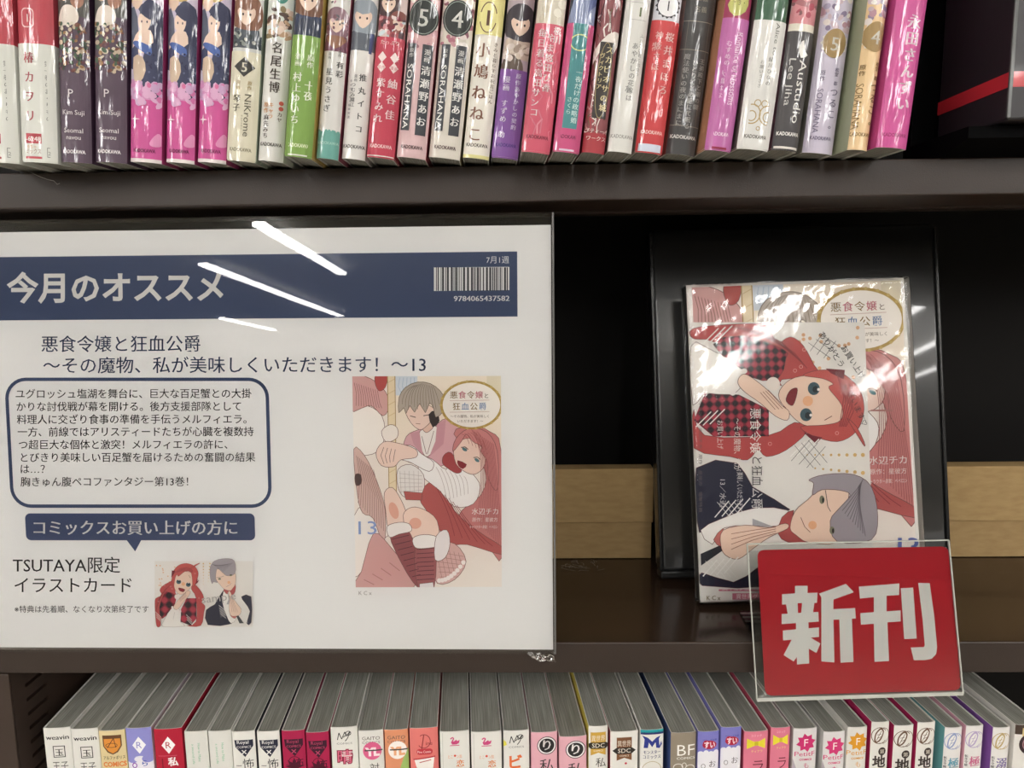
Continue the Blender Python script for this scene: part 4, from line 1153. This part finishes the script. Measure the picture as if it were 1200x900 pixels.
    P.poly(c4([(455, 385), (505, 355), (500, 420), (570, 490), (480, 490), (440, 455)]), 'b85a58', 2); P.poly(c4([(490, 430), (510, 360), (565, 310), (625, 265), (740, 280), (700, 390), (690, 490), (570, 492), (515, 460)]), SK, 3); P.up()
    P.poly(c4([(625, 268), (585, 290), (590, 240), (570, 225), (640, 203), (760, 203), (835, 255), (862, 380), (835, 480), (690, 488), (660, 400), (700, 345), (745, 290), (700, 270)]), 'a9a1a6', 3); P.poly(c4([(165, 480), (205, 432), (215, 470), (200, 510)]), 'c87a72', 2); P.up()
    P.poly(c4([(205, 440), (300, 418), (400, 428), (470, 410), (480, 432), (400, 470), (330, 520), (270, 562), (215, 545), (195, 500)]), SK, 3); P.up()
    for i in range(4): P.line(c4([(240, 455 + i * 22), (330, 440 + i * 14), (430, 425 + i * 9)]), 0.7, '94645a')
    for i in range(11): P.line(smooth_loop(c4([(800 - i * 2, 222 + i * 3), (770 + i * 2, 270 + i * 9), (700 + i * 11, 345 + i * 12), (760 + i * 3, 280 + i * 9)]), 3)[:7], 0.9, '7d757b')
    P.ell(*c4([(625, 310)])[0], 3.0, 5.0, '8a8a72', 14); P.ell(*c4([(668, 440)])[0], 3.0, 4.5, '8a8a72', 14); P.ell(*c4([(585, 418)])[0], 5, 5, 'eab890', 14); P.line(c4([(535, 385), (552, 425), (575, 448)]), 0.7, '7a4a44'); P.up()
    P.ell(*c4([(630, 312)])[0], 1.2, 3.2, '2c2c30', 10); P.ell(*c4([(672, 442)])[0], 1.2, 3.0, '2c2c30', 10); P.line(c4([(640, 270), (650, 340), (662, 360)]), 0.8, '4a4448')
    # white sparkle strokes
    for ox, oy in ((205, 300), (170, 690), (610, 830)):
        for i in range(3): P.line(c3([(ox - 70 + i * 32, oy + 30 - i * 6), (ox + i * 32, oy - 40 - i * 6)]), 1.3, 'f4f1ec')
    for ox, oy in ((230, 340), (180, 590)):
        for i in range(4): P.line(c4([(ox - 60 + i * 30, oy + 45 - i * 4), (ox + i * 30, oy - 25 - i * 4)]), 1.3, 'f4f1ec'); P.line(c4([(ox - 50 + i * 24, oy - 20), (ox + 10 + i * 24, oy + 50)]), 0.5, 'f4f1ec')
    P.up()
    if fine:
        P.up(); P.rt('悪食令嬢', 884, 478, 14, 'f4f0ea', 0.0, 53); P.rt('と狂血', 886, 533, 14, '4a4448', 0.0, 36); P.rt('公爵', 886, 570, 14, 'e8e4e0', 0.0, 26); P.rt('～その魔物、私が', 863, 490, 9, 'ece6e0', 0.0, 62)
        P.rt('美味しくいただきます', 866, 553, 8, 'e4e0dc', 0.0, 44); P.rt('お買い上げ', 843, 492, 8, 'ece6e0', 0.0, 34); P.rt('13／水辺', 846, 560, 8, 'e4e0dc', 0.0, 34); P.up()
        P.rt('イラスト　水辺チカ　原作　星彼方　電撃特典', 820, 470, 4.5, '6a6060', 0, 130)
        P.text('ありがとう', 958, 392, 9, '3a3a3c', False, 0, 46, rot=-1.0); P.text('お買い上げ', 984, 408, 9, '3a3a3c', False, 0, 44, rot=-1.0); P.text('ございます♡', 988, 452, 9, '3a3a3c', False, 0, 52, rot=-1.15)
        for q in range(3): P.line([(946 + q * 9, 402 - q * 4), (972 + q * 9, 420 - q * 4)], 0.5, '6a6a68'); P.line([(962 + q * 8, 392 + q * 4), (948 + q * 8, 412 + q * 4)], 0.5, '6a6a68')
        for q in range(3): P.line([(930 + q * 8, 522 - q * 3), (952 + q * 8, 548 - q * 3)], 0.5, '6a6a68'); P.line([(948 + q * 9, 515 + q * 4), (926 + q * 9, 540 + q * 4)], 0.5, '6a6a68')
    P.tr = old; P.ol = None; P.up()


# ================================================================== the poster in its clear sleeve
SG_ROT = tuple(math.radians(a) for a in (-4.2, 0.08, -0.53))
SG = scaled((-0.1241, -0.0278, 1.1177), 1.068)
sign = empty('poster_holder', SG, SG_ROT, 'white printed recommendation poster in a clear plastic sleeve leaning on the lower shelf edge', 'poster')
up = lambda px, py: on_plane(SG, SG_ROT, px, py)
x_r, z_t = up(648, 249.5); _, z_b = up(652, 764.5); x_p, z_p = up(645.5, 263.5)
bm = bmesh.new()
XL = -0.178
pt = lambda px, py: Vector((up(px, py)[0], 0, up(px, py)[1]))
rounded_sheet(bm, [(XL, z_b + 0.0015), (x_p, z_b + 0.0015), (x_p, z_p), (XL, z_p)], -0.0001, 0.0001)
P = Print(1.0, True, False)
NAVY = '3a4868'
P.poly([(-60, 302), (606, 294.7), (606.5, 371), (-60, 376)], NAVY); P.up()
P.text('今月のオススメ', 8, 351.5, 37.4, 'e6e3de', False, 0.028, 254, -0.006)
P.text('7月1週', 570, 308, 9.2, 'e4e4e6', False, 0.0, 26.5, -0.006)
P.poly([(508.5, 313.5), (597, 312.7), (597, 340), (508.5, 341)], 'e9e8e6'); P.up()
R = random.Random(3); x = 511.0
while x < 594:
    b = R.choice((0.7, 0.9, 1.3, 2.2)); P.poly([(x, 313.3), (x + b, 313.3), (x + b, 340.8), (x, 340.8)], '2c2c34'); x += b + R.choice((0.8, 1.0, 1.6, 2.4))
P.text('9784065437582', 532, 353, 8.8, 'ecebea', False, 0.02, 65, -0.006)
P.text('悪食令嬢と狂血公爵', 49, 411, 20.8, NAVY, False, 0.005, 186, -0.003)
P.text('～その魔物、私が美味しくいただきます！～13', 51, 436, 20.8, NAVY, False, 0.005, 448, -0.003)
skew = lambda L: [(x + max(0, (y - 470)) * 0.055 * (1 - x / 650), y) for x, y in L]
a = P.rrect_pts(6.5, 442.5, 315.5, 595, 24, 8); b = P.rrect_pts(10.5, 446.5, 311.5, 591, 20, 8)
a = skew(a); b = skew(b); n = len(a)
P.add(a + b, [(i, (i + 1) % n, n + (i + 1) % n, n + i) for i in range(n)], NAVY)
BODY = ['ユグロッシュ塩湖を舞台に、巨大な百足蟹との大掛', 'かりな討伐戦が幕を開ける。後方支援部隊として', '料理人に交ざり食事の準備を手伝うメルフィエラ。', '一方、前線ではアリスティードたちが心臓を複数持', 'つ超巨大な個体と激突！メルフィエラの許に、', 'とびきり美味しい百足蟹を届けるための奮闘の結果', 'は…？', '胸きゅん腹ペコファンタジー第13巻！']
for i, s in enumerate(BODY):
    yb = [466, 481, 496, 510.6, 525.6, 540.6, 554, 569][i]
    P.text(s, 18 + (yb - 466) * 0.06, yb, 12.05, '2a2727', False, 0.006, None, -0.002)
P.poly(skew(P.rrect_pts(22.5, 601.5, 294.5, 633, 6)), '3e4a6c'); P.poly([(148.5, 632.5), (166, 632.5), (158.7, 646)], '3e4a6c'); P.up()
P.text('コミックスお買い上げの方に', 40, 625, 18.5, 'e9e7e4', False, 0.018, 238, 0.001)
P.text('TSUTAYA限定', 15.5, 669.5, 20.3, '2a2828', False, 0.004, 125.5); P.text('イラストカード', 17.5, 693, 20, '2a2828', False, 0.004, 137); P.text('※特典は先着順、なくなり次第終了です', 17.5, 717, 9, '2a2828', False, 0.0, 157)
P.text('K C x', 420, 697, 6.5, '9a9690')


def cov_T(x, y):
    u = (x - 77) / 578; v = (y - 35) / 825
    return (413 + 174 * u + 4 * v * (1 - u) + u * v * 1, 441 + 247 * v - 0.5 * u)


cover_art(P, cov_T)
card_art(P, lambda x, y: (182 + 115 * (y - 378) / 312, 734 - 77 * (x - 808) / 210), False)
P.text('sample', 238, 706, 13, 'b9b4b0', False, 0.0, 40, 0, 0.12)
# map the photo layout onto the sheet
fx = [on_plane]
pm, pmats = P.mesh(lambda u, v, l: Vector((lambda q: (q[0], -0.00012 - 0.000004 * l, q[1]))(up(u, v))), (-60, 645, 0, 900))
base = [ink('efeeec')]
merge(bm, pm, 1)
obj_raw('printed_sheet', bm, base + pmats, sign)
bm = bmesh.new()
SLV = film('clear_sleeve', 0.012, (0.985, 0.985, 0.985, 1), (14, 0.003, 0.02, None, 1.15))
nx, nz = 30, 24


def sleeve_face(y):
    g = [[bm.verts.new((XL - 0.003 + (x_r - XL + 0.003) * i / nx, y, z_b + (z_t - z_b) * j / nz)) for i in range(nx + 1)] for j in range(nz + 1)]
    for j in range(nz):
        for i in range(nx): bm.faces.new((g[j][i], g[j][i + 1], g[j + 1][i + 1], g[j + 1][i]))
    return g


g = sleeve_face(-0.0022)
h_ = sleeve_face(0.0007)
for j in range(nz):
    bm.faces.new((g[j][nx], h_[j][nx], h_[j + 1][nx], g[j + 1][nx]))
obj('clear_sleeve', bm, SLV, sign)
bm = bmesh.new()
box(bm, x_r - 0.0006, x_r + 0.0004, -0.0024, 0.0008, z_b, z_t, 0.0002)
obj('sleeve_edge', bm, plain('sleeve_seam', '6a6866', 0.25, 0.5), sign)
# torn, crumpled corner of the sleeve
bm = bmesh.new(); R = random.Random(5)
gx, gz = 12, 5
pts = [[None] * (gz + 1) for _ in range(gx + 1)]
for i in range(gx + 1):
    for j in range(gz + 1):
        s = 1 if j else 0
        pts[i][j] = bm.verts.new((x_r - 0.0145 + 0.0142 * i / gx + s * R.uniform(-.0004, .0004), -0.0024 - s * R.uniform(0, 0.0016), z_b + 0.0012 - (0.0048 * j / gz) * (0.25 + 0.75 * min(1, i / 4)) + s * R.uniform(-.0004, .0004)))
for i in range(gx):
    for j in range(gz): bm.faces.new((pts[i][j], pts[i + 1][j], pts[i + 1][j + 1], pts[i][j + 1]))
obj('torn_corner', bm, film('crumpled_film', 0.12, (0.86, 0.86, 0.87, 1), None, 3.0), sign)

# ================================================================== black display case behind the book
BX_ROT = tuple(math.radians(a) for a in (-9.24, -0.69, 2.46))
BX = scaled((0.1597, 0.0399, 1.1264), 1.104)
BX.z = Z_LO + 0.0040
bw, bh, bt = 0.168 * 1.104, 0.203 * 1.104, 0.020
dcase = empty('display_case', BX, BX_ROT, 'glossy black upright display case behind the film-wrapped comic', 'display case')
BLACK = plain('black_gloss_film', '1b1b1b', 0.32, 0.5, (40, 0.12, 0.004, (1, 1, 0.3)), 0.6)
bm = bmesh.new(); box(bm, -bw / 2, bw / 2, 0.0, bt, 0.004, bh, 0.003, 0, 3)
obj('case_body', bm, BLACK, dcase, True)
bm = bmesh.new(); box(bm, -bw / 2 - 0.0008, bw / 2 + 0.0008, -0.0012, bt * 0.6, 0.0, 0.0046, 0.0012)
obj('bottom_flange', bm, plain('black_plastic', '1a1a1b', 0.3, 0.5), dcase)
for s in (-1, 1):
    bm = bmesh.new(); box(bm, s * bw / 2 - 0.0012, s * bw / 2 + 0.0012, -0.0008, bt * 0.5, 0.005, bh - 0.003, 0.0009)
    obj('film_seam', bm, plain('film_seam_black', '1f1f20', 0.22, 0.5, (300, 0.2, 0.0006)), dcase)

# ================================================================== the wrapped comic on display
BK_ROT = tuple(math.radians(a) for a in (-10.61, -1.23, 1.17))
BK = scaled((0.16, 0.0293, 1.1156), 1.036)
bkw, bkh, bkt = 0.128 * 1.036, 0.182 * 1.036, 0.0115
BK.z = Z_LO + 0.0045
comic = empty('display_comic', BK, BK_ROT, 'film-wrapped comic standing face out against the black display case', 'book')
bp = lambda px, py: on_plane(BK, BK_ROT, px, py)
bm = bmesh.new()
COV = ink('e8e4de')


def u_section(hw, t, r, ins):
    """open at -X (fore-edge), spine at +X"""
    P_ = [(-hw, -0.0 + ins)]
    n = 6
    for i in range(n + 1):
        q = -math.pi / 2 + math.pi * i / n
        P_.append((hw - r + (r - ins) * math.cos(q), t / 2 + (t / 2 - ins) * math.sin(q)))
    P_.append((-hw, t - ins))
    return P_


o_, i_ = u_section(bkw / 2, bkt, 0.003, 0.0), u_section(bkw / 2, bkt, 0.003, 0.0005)
rows = []
for z in (0.0, bkh):
    rows.append(([bm.verts.new((x, y, z)) for x, y in o_], [bm.verts.new((x, y, z)) for x, y in i_]))
n = len(o_)
for i in range(n - 1):
    bm.faces.new((rows[0][0][i], rows[0][0][i + 1], rows[1][0][i + 1], rows[1][0][i])); bm.faces.new((rows[0][1][i + 1], rows[0][1][i], rows[1][1][i], rows[1][1][i + 1]))
    for k in (0, 1): bm.faces.new((rows[k][0][i], rows[k][1][i], rows[k][1][i + 1], rows[k][0][i + 1]))
for i in (0, n - 1): bm.faces.new((rows[0][0][i], rows[1][0][i], rows[1][1][i], rows[0][1][i]))
bmesh.ops.recalc_face_normals(bm, faces=bm.faces[:])
P = Print(1.0, True)
m_ = 0.004


def cov_B(x, y):
    u = (x - 77) / 578; v = (y - 35) / 825
    return (-bkw / 2 + 0.0035 + (bkw - 0.0075) * u, -(bkh - 0.0015 - (bkh - 0.0215) * v))


cover_art(P, cov_B)
q = lambda px, py: (lambda a: (a[0], -a[1]))(bp(px, py))
old = P.tr; P.tr = q
P.poly([(843, 683), (1082, 676), (1083, 691), (844, 691)], 'e8e4de'); P.up(); P.rect(842, 685, 960, 692.5, 'cf7a8e'); P.rect(858, 695, 975, 702.5, 'cf7a8e'); P.up()
P.text('胸キュン腹ペコファンタジー', 846, 691.3, 6.5, 'f0e0e4'); P.text('異世界グルメ恋物語', 862, 701.3, 6.5, 'f0e0e4'); P.text('K C x', 828, 703, 7.5, '8f846a', False, 0.02, 16)
P.text('13', 1046, 652, 32, '6a7ac0', False, 0.02); P.rect(1020, 480, 1046, 482, 'b07a74')
P.tr = old
pm, pmats = P.mesh(lambda u, v, l: Vector((u, -0.00004 - 0.000004 * l, -v)), (-bkw / 2 + 0.0005, bkw / 2 - 0.001, -bkh + 0.0005, -0.0005))
merge(bm, pm, 1)
obj_raw('cover', bm, [COV] + pmats, comic)
bm = bmesh.new(); box(bm, -bkw / 2 + 0.0004, bkw / 2 - 0.002, 0.0007, bkt - 0.0007, 0.0007, bkh - 0.0007)
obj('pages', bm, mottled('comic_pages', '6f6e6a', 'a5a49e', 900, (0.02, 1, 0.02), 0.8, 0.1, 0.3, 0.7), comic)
# shrink film: a wrinkled skin round the whole comic
bm = bmesh.new(); R = random.Random(11)
from mathutils import noise as mn
gx, gz = 70, 96


def wr(x, z, amp=1.0):
    cx = min(x + bkw / 2, bkw / 2 - x) / bkw; cz = bkh - z
    corner = math.exp(-((cx / 0.05) ** 2)) * 0.55 + math.exp(-((cz / 0.020) ** 2)) * 0.8 + math.exp(-((cx / 0.16) ** 2) - ((cz / 0.035) ** 2)) * 1.2
    nn = mn.noise(Vector((x * 260, z * 130 + x * 120, 3.1))) + 0.5 * mn.noise(Vector((x * 500 + z * 300, z * 420, 9.7)))
    return (0.00004 + 0.00036 * corner) * (abs(nn) ** 0.7) * amp


g = []
for j in range(gz + 1):
    g.append([])
    for i in range(gx + 1):
        x = -bkw / 2 - 0.0006 + (bkw + 0.0012) * i / gx; z = -0.0005 + (bkh + 0.001) * j / gz
        x = -bkw / 2 - 0.0004 if i == 1 else (bkw / 2 + 0.0004 if i == gx - 1 else x); z = -0.0003 if j == 1 else (bkh + 0.0003 if j == gz - 1 else z)
        rim = 0.0012 if (i in (0, gx) or j in (0, gz)) else 0
        g[-1].append(bm.verts.new((x, -0.0020 - wr(x, z) + rim, z)))
for j in range(gz):
    for i in range(gx): bm.faces.new((g[j][i], g[j][i + 1], g[j + 1][i + 1], g[j + 1][i]))
loop = [g[0][i] for i in range(gx + 1)] + [g[j][gx] for j in range(1, gz + 1)] + [g[gz][i] for i in range(gx - 1, -1, -1)] + [g[j][0] for j in range(gz - 1, 0, -1)]
bk_ = [bm.verts.new((v.co.x, bkt + 0.0006, v.co.z)) for v in loop]
for i in range(len(loop)):
    j = (i + 1) % len(loop); bm.faces.new((loop[j], loop[i], bk_[i], bk_[j]))
# loose ears of film at the head corners
for cx, s in ((-bkw / 2 + 0.012, 1), (bkw / 2 - 0.014, -1)):
    prev = None
    for k in range(12):
        t = k / 11; x = cx + s * (0.022 * t - 0.006); zt = bkh + 0.0004 + 0.0058 * math.sin(math.pi * min(1, t * 1.15)) * (1 - 0.5 * t)
        a_ = bm.verts.new((x, -0.0006, bkh - 0.001)); b_ = bm.verts.new((x + s * 0.001, 0.0012 + 0.0012 * math.sin(k * 2.3), zt))
        if prev: bm.faces.new((prev[0], a_, b_, prev[1]))
        prev = (a_, b_)
obj('shrink_film', bm, film('shrink_film', 0.06, (0.97, 0.97, 0.97, 1), None, 1.3), comic, True)
# bonus card tucked under the film
card = empty('bonus_card', BK, BK_ROT, 'white illustrated card with plaid and grey-haired figures, tucked under the comic film', 'card')
P = Print(1.0, True)
card_art(P, q, True)
bm = bmesh.new()
cpts = [bp(808, 378), bp(1012, 378), bp(1024, 690), bp(823, 690)]
rounded_sheet(bm, cpts, -0.00125, -0.0011)
pm, pmats = P.mesh(lambda u, v, l: Vector((u, -0.00126 - 0.000003 * l, -v)), (-bkw / 2, bkw / 2, -bkh, 0))
merge(bm, pm, 1)
card_o = obj_raw('printed_face', bm, [ink('e9e5df')] + pmats, card)

# ================================================================== red new-release sign in its clear stand
RD_ROT = tuple(math.radians(a) for a in (-8.75, -4.21, -3.93))
RD = scaled((0.1674, -0.0175, 1.0883), 1.016)
stand = empty('sign_stand', RD, RD_ROT, 'red new-release sign with two white characters in a clear acrylic stand', 'sign')
rp = lambda px, py: on_plane(RD, RD_ROT, px, py)
e5 = lambda L: [(860 + x / 4.2857, 620 + y / 4.2857) for x, y in L]
ACR = film('clear_acrylic', 0.02, (0.95, 0.955, 0.95, 1), None, 1.2)
bm = bmesh.new()
fr = [rp(*p) for p in e5([(63, 72), (1070, 52), (1142, 818), (112, 850)])]
rounded_sheet(bm, fr, -0.0022, -0.0012)
obj('acrylic_front', bm, ACR, stand)
bm = bmesh.new(); rounded_sheet(bm, [rp(*p) for p in e5([(78, 112), (1070, 92), (1140, 815), (122, 846)])], 0.0004, 0.0014)
obj('acrylic_back', bm, ACR, stand)
EDGE = plain('acrylic_edge', 'b9bab2', 0.2, 0.5)
bm = bmesh.new()
for a_, b_ in ((0, 1), (1, 2), (2, 3), (3, 0)):
    A = Vector((fr[a_][0], 0, fr[a_][1])); B = Vector((fr[b_][0], 0, fr[b_][1])); dd = (B - A).normalized(); nn = Vector((-dd.z, 0, dd.x)) * (0.0009 if a_ == 2 else 0.0003)
    vs = [bm.verts.new(p + Vector((0, y, 0))) for y in (-0.0023, 0.0014 if a_ == 2 else -0.0012) for p in (A - nn, B - nn, B + nn, A + nn)]
    for f in ((0, 1, 2, 3), (7, 6, 5, 4), (0, 4, 5, 1), (1, 5, 6, 2), (2, 6, 7, 3), (3, 7, 4, 0)): bm.faces.new([vs[i] for i in f])
obj('acrylic_rim', bm, EDGE, stand)
bm = bmesh.new()


def round_quad(q4, r, n=6):
    out = []
    for i in range(4):
        p0, p1, p2 = Vector(q4[i - 1]), Vector(q4[i]), Vector(q4[(i + 1) % 4])
        a_ = p1 + (p0 - p1).normalized() * r; b_ = p1 + (p2 - p1).normalized() * r
        for k in range(n + 1):
            t = k / n; out.append(tuple(a_ * (1 - t) ** 2 + p1 * 2 * t * (1 - t) + b_ * t * t))
    return out


RQ = [rp(*p) for p in round_quad(e5([(116, 104), (1075, 86), (1138, 806), (156, 834)]), 9)]
rounded_sheet(bm, RQ, -0.0008, -0.0004)
P = Print(1.0, True)
for g_ in ([(240, 325), (305, 321), (305, 283), (368, 283), (368, 319), (418, 317), (415, 368), (402, 369), (396, 415), (422, 414), (424, 462), (372, 466), (373, 496), (425, 491), (425, 539), (384, 543), (432, 572), (412, 619), (374, 598), (376, 672), (315, 677), (314, 640), (298, 662), (248, 630), (288, 553), (245, 557), (244, 507), (310, 501), (310, 470), (238, 475), (238, 424), (268, 423), (260, 376), (240, 377)],
           [(425, 322), (560, 273), (600, 315), (498, 352), (497, 400), (606, 394), (610, 446), (590, 448), (598, 665), (533, 668), (527, 452), (498, 453), (502, 667), (437, 662), (437, 340)],
           [(625, 287), (828, 271), (826, 329), (764, 333), (764, 411), (834, 406), (834, 461), (768, 466), (776, 660), (703, 664), (700, 473), (635, 478), (632, 420), (700, 415), (700, 340), (630, 347)],
           [(835, 295), (897, 292), (915, 547), (852, 550)],
           [(922, 268), (980, 270), (1002, 430), (1017, 590), (1012, 625), (990, 648), (960, 655), (900, 655), (885, 592), (950, 590), (955, 580), (944, 450)]):
    P.poly(e5(g_), 'ecebe6')
P.up(); P.poly(e5([(318, 370), (340, 369), (336, 418), (320, 419)]), 'c01c2c')
pm, pmats = P.mesh(lambda u, v, l: Vector((lambda k: (k[0], -0.00082 - 0.000006 * l, k[1]))(rp(u, v))))
merge(bm, pm, 1)
RED_CARD = plain('red_card', 'c01c2c', 0.45, 0.3)
pl = obj_raw('red_card', bm, [RED_CARD] + pmats, stand)
# clear foot lying on the shelf: world-aligned plate under the comic
bm = bmesh.new()
A0 = atz(868, 713, Z_LO); A1 = atz(884, 752, Z_LO)
inv = (Matrix.Translation(RD) @ Euler(RD_ROT).to_matrix().to_4x4()).inverted()
quad = [(A1.x, 0.001), (A1.x + 0.088, 0.001), (A1.x + 0.088, 0.036), (A1.x + 0.002, 0.036)]
lo = [bm.verts.new(inv @ Vector((x, y, Z_LO + 0.0002))) for x, y in quad]; hi = [bm.verts.new(inv @ Vector((x, y, Z_LO + 0.0014))) for x, y in quad]
bm.faces.new(lo[::-1]); bm.faces.new(hi)
for i in range(4): bm.faces.new((lo[i], lo[(i + 1) % 4], hi[(i + 1) % 4], hi[i]))
obj('acrylic_foot', bm, ACR, stand)
bm = bmesh.new()
top = [bm.verts.new(inv @ Vector((x, 0.001, z))) for x, z in ((A1.x + 0.004, Z_LO + 0.0014), (A1.x + 0.084, Z_LO + 0.0014))]
bot = [bm.verts.new(inv @ Vector((x, -0.003, z))) for x, z in ((A1.x + 0.004, Z_LO + 0.0012), (A1.x + 0.084, Z_LO + 0.0012))]
bm.faces.new((top[0], top[1], bot[1], bot[0])); obj('acrylic_bridge', bm, ACR, stand)

# ================================================================== cardboard box at the back of the lower shelf
CARD = mottled('cardboard', '9c815a', 'a68b63', 90, (1, 1, 3), 0.85, 0.1)


def carton(x0, x1, label):
    root = empty('cardboard_box', ((x0 + x1) / 2, 0.121, Z_LO), (0, 0, 0), label, 'box')
    w = (x1 - x0) / 2; hz = 0.0645
    bm = bmesh.new(); box(bm, -w, w, 0.0006, 0.0118, 0.0004, 0.0625, 0.0004)
    obj('box_body', bm, CARD, root)
    bm = bmesh.new(); box(bm, -w - 0.0008, w + 0.0008, -0.0012, 0.0126, 0.0265, hz, 0.0006)
    obj('box_lid', bm, mottled('cardboard_lid', 'a0845c', 'ab9066', 90, (1, 1, 3), 0.85, 0.1), root)
    return root


carton(-0.26, 0.0835, 'brown lidded cardboard box behind the poster at the back of the shelf')
carton(0.262, 0.47, 'brown lidded cardboard box behind the red sign and black display case')
# small wisps of dust by the box
bm = bmesh.new(); R = random.Random(2)
for i in range(26):
    c = atz(662 + R.uniform(-3, 40), 664 + R.uniform(-5, 6), Z_LO); a_ = R.uniform(0, 3.1); L = R.uniform(.003, .008)
    p0 = Vector((c.x, c.y, Z_LO + 0.0006)); p1 = p0 + Vector((math.cos(a_) * L, math.sin(a_) * L * 0.6, R.uniform(0, .0006))); p2 = p1 + Vector((R.uniform(-.003, .003), R.uniform(-.002, .002), 0))
    for A, B in ((p0, p1), (p1, p2)):
        n_ = (B - A).cross(Vector((0, 0, 1))).normalized() * 0.00012
        bm.faces.new([bm.verts.new(v) for v in (A - n_, B - n_, B + n_, A + n_)])
dust = tag(obj('dust_fluff', bm, plain('dust_grey', '8a857e', 0.9, 0.1)), 'grey wisp of dust on the shelf in front of cardboard box', 'dust')
dust['kind'] = 'stuff'

# ================================================================== black slipcase on its stand beside the upper row
Yc = -0.03
Cc = at(1180, 141, Yc)
ZB = Cc.z
x_pan = at(1069, 182, 0.035).x
root = empty('display_stand', (0.25, 0.03, Z_UP), (0, 0, 0), 'black display stand with tall back board and low ledge beside the hot pink book', 'stand')
BP = plain('black_board', '060607', 0.7, 0.05)
bm = bmesh.new(); box(bm, x_pan - 0.25, x_pan - 0.25 + 0.16, 0.008, 0.014, 0.0002, 0.2, 0.0008)
obj('back_board', bm, BP, root)
bm = bmesh.new()
xa = Cc.x - 0.25 - 0.012
sec = [(-0.052, ZB - Z_UP - 0.0008), (0.008, ZB - Z_UP - 0.0008), (0.008, 0.0002), (-0.030, 0.0002), (-0.052, ZB - Z_UP - 0.006)]
L0 = [bm.verts.new((xa, y, z)) for y, z in sec]; L1 = [bm.verts.new((xa + 0.14, y, z)) for y, z in sec]
bm.faces.new(L0[::-1]); bm.faces.new(L1)
for i in range(5): bm.faces.new((L0[i], L0[(i + 1) % 5], L1[(i + 1) % 5], L1[i]))
obj('ledge', bm, BP, root)
slip = empty('slipcase', (Cc.x + 0.06, Yc, ZB), (0, 0, 0), 'black glossy slipcase with a red stripe near its foot, standing on the black stand', 'box')
bm = bmesh.new(); box(bm, -0.06, 0.06, 0.0, 0.058, 0.0, 0.16, 0.0012)
obj('case_body', bm, plain('slipcase_black', '2a272a', 0.3, 0.35, (40, 0.1, 0.002), 0.12), slip)
zs0 = at(1182, 102, Yc).z - ZB; zs1 = at(1182, 84, Yc).z - ZB
bm = bmesh.new()
box(bm, -0.0603, 0.0603, -0.0003, 0.0583, zs0, zs1, 0.0)
obj('red_stripe', bm, plain('red_stripe', 'c8323a', 0.3, 0.5, None, 0.6), slip)
bm = bmesh.new(); box(bm, -0.0605, -0.0588, -0.0007, 0.0006, 0.001, 0.16, 0.0003)  # corner of the clear wrap, its highlight painted as a grey strip
obj('film_edge_highlight', bm, plain('film_highlight_grey', '5c5e5e', 0.15, 0.5), slip)

# a thin thread stuck to the upper shelf edge
pts = [at(x, y, -0.0006) for x, y in ((33, 200), (40, 204), (48, 207.5), (56, 210.5), (63, 212), (67, 216), (70, 215))]
bm = bmesh.new(); prev = None
for i, p in enumerate(pts):
    t = ((pts[min(i + 1, len(pts) - 1)] - pts[max(i - 1, 0)])).normalized(); u = t.cross(Vector((0, 1, 0))).normalized()
    ring = [bm.verts.new(p + (u * math.cos(k * math.pi / 3) + Vector((0, 1, 0)) * math.sin(k * math.pi / 3)) * 0.00016) for k in range(6)]
    if prev:
        for k in range(6): bm.faces.new((prev[k], prev[(k + 1) % 6], ring[(k + 1) % 6], ring[k]))
    prev = ring
tag(obj('plastic_thread', bm, plain('thread_pale', 'a9a49e', 0.5, 0.4), None, True), 'thin pale thread hanging on the upper shelf edge below the red and white books', 'thread')
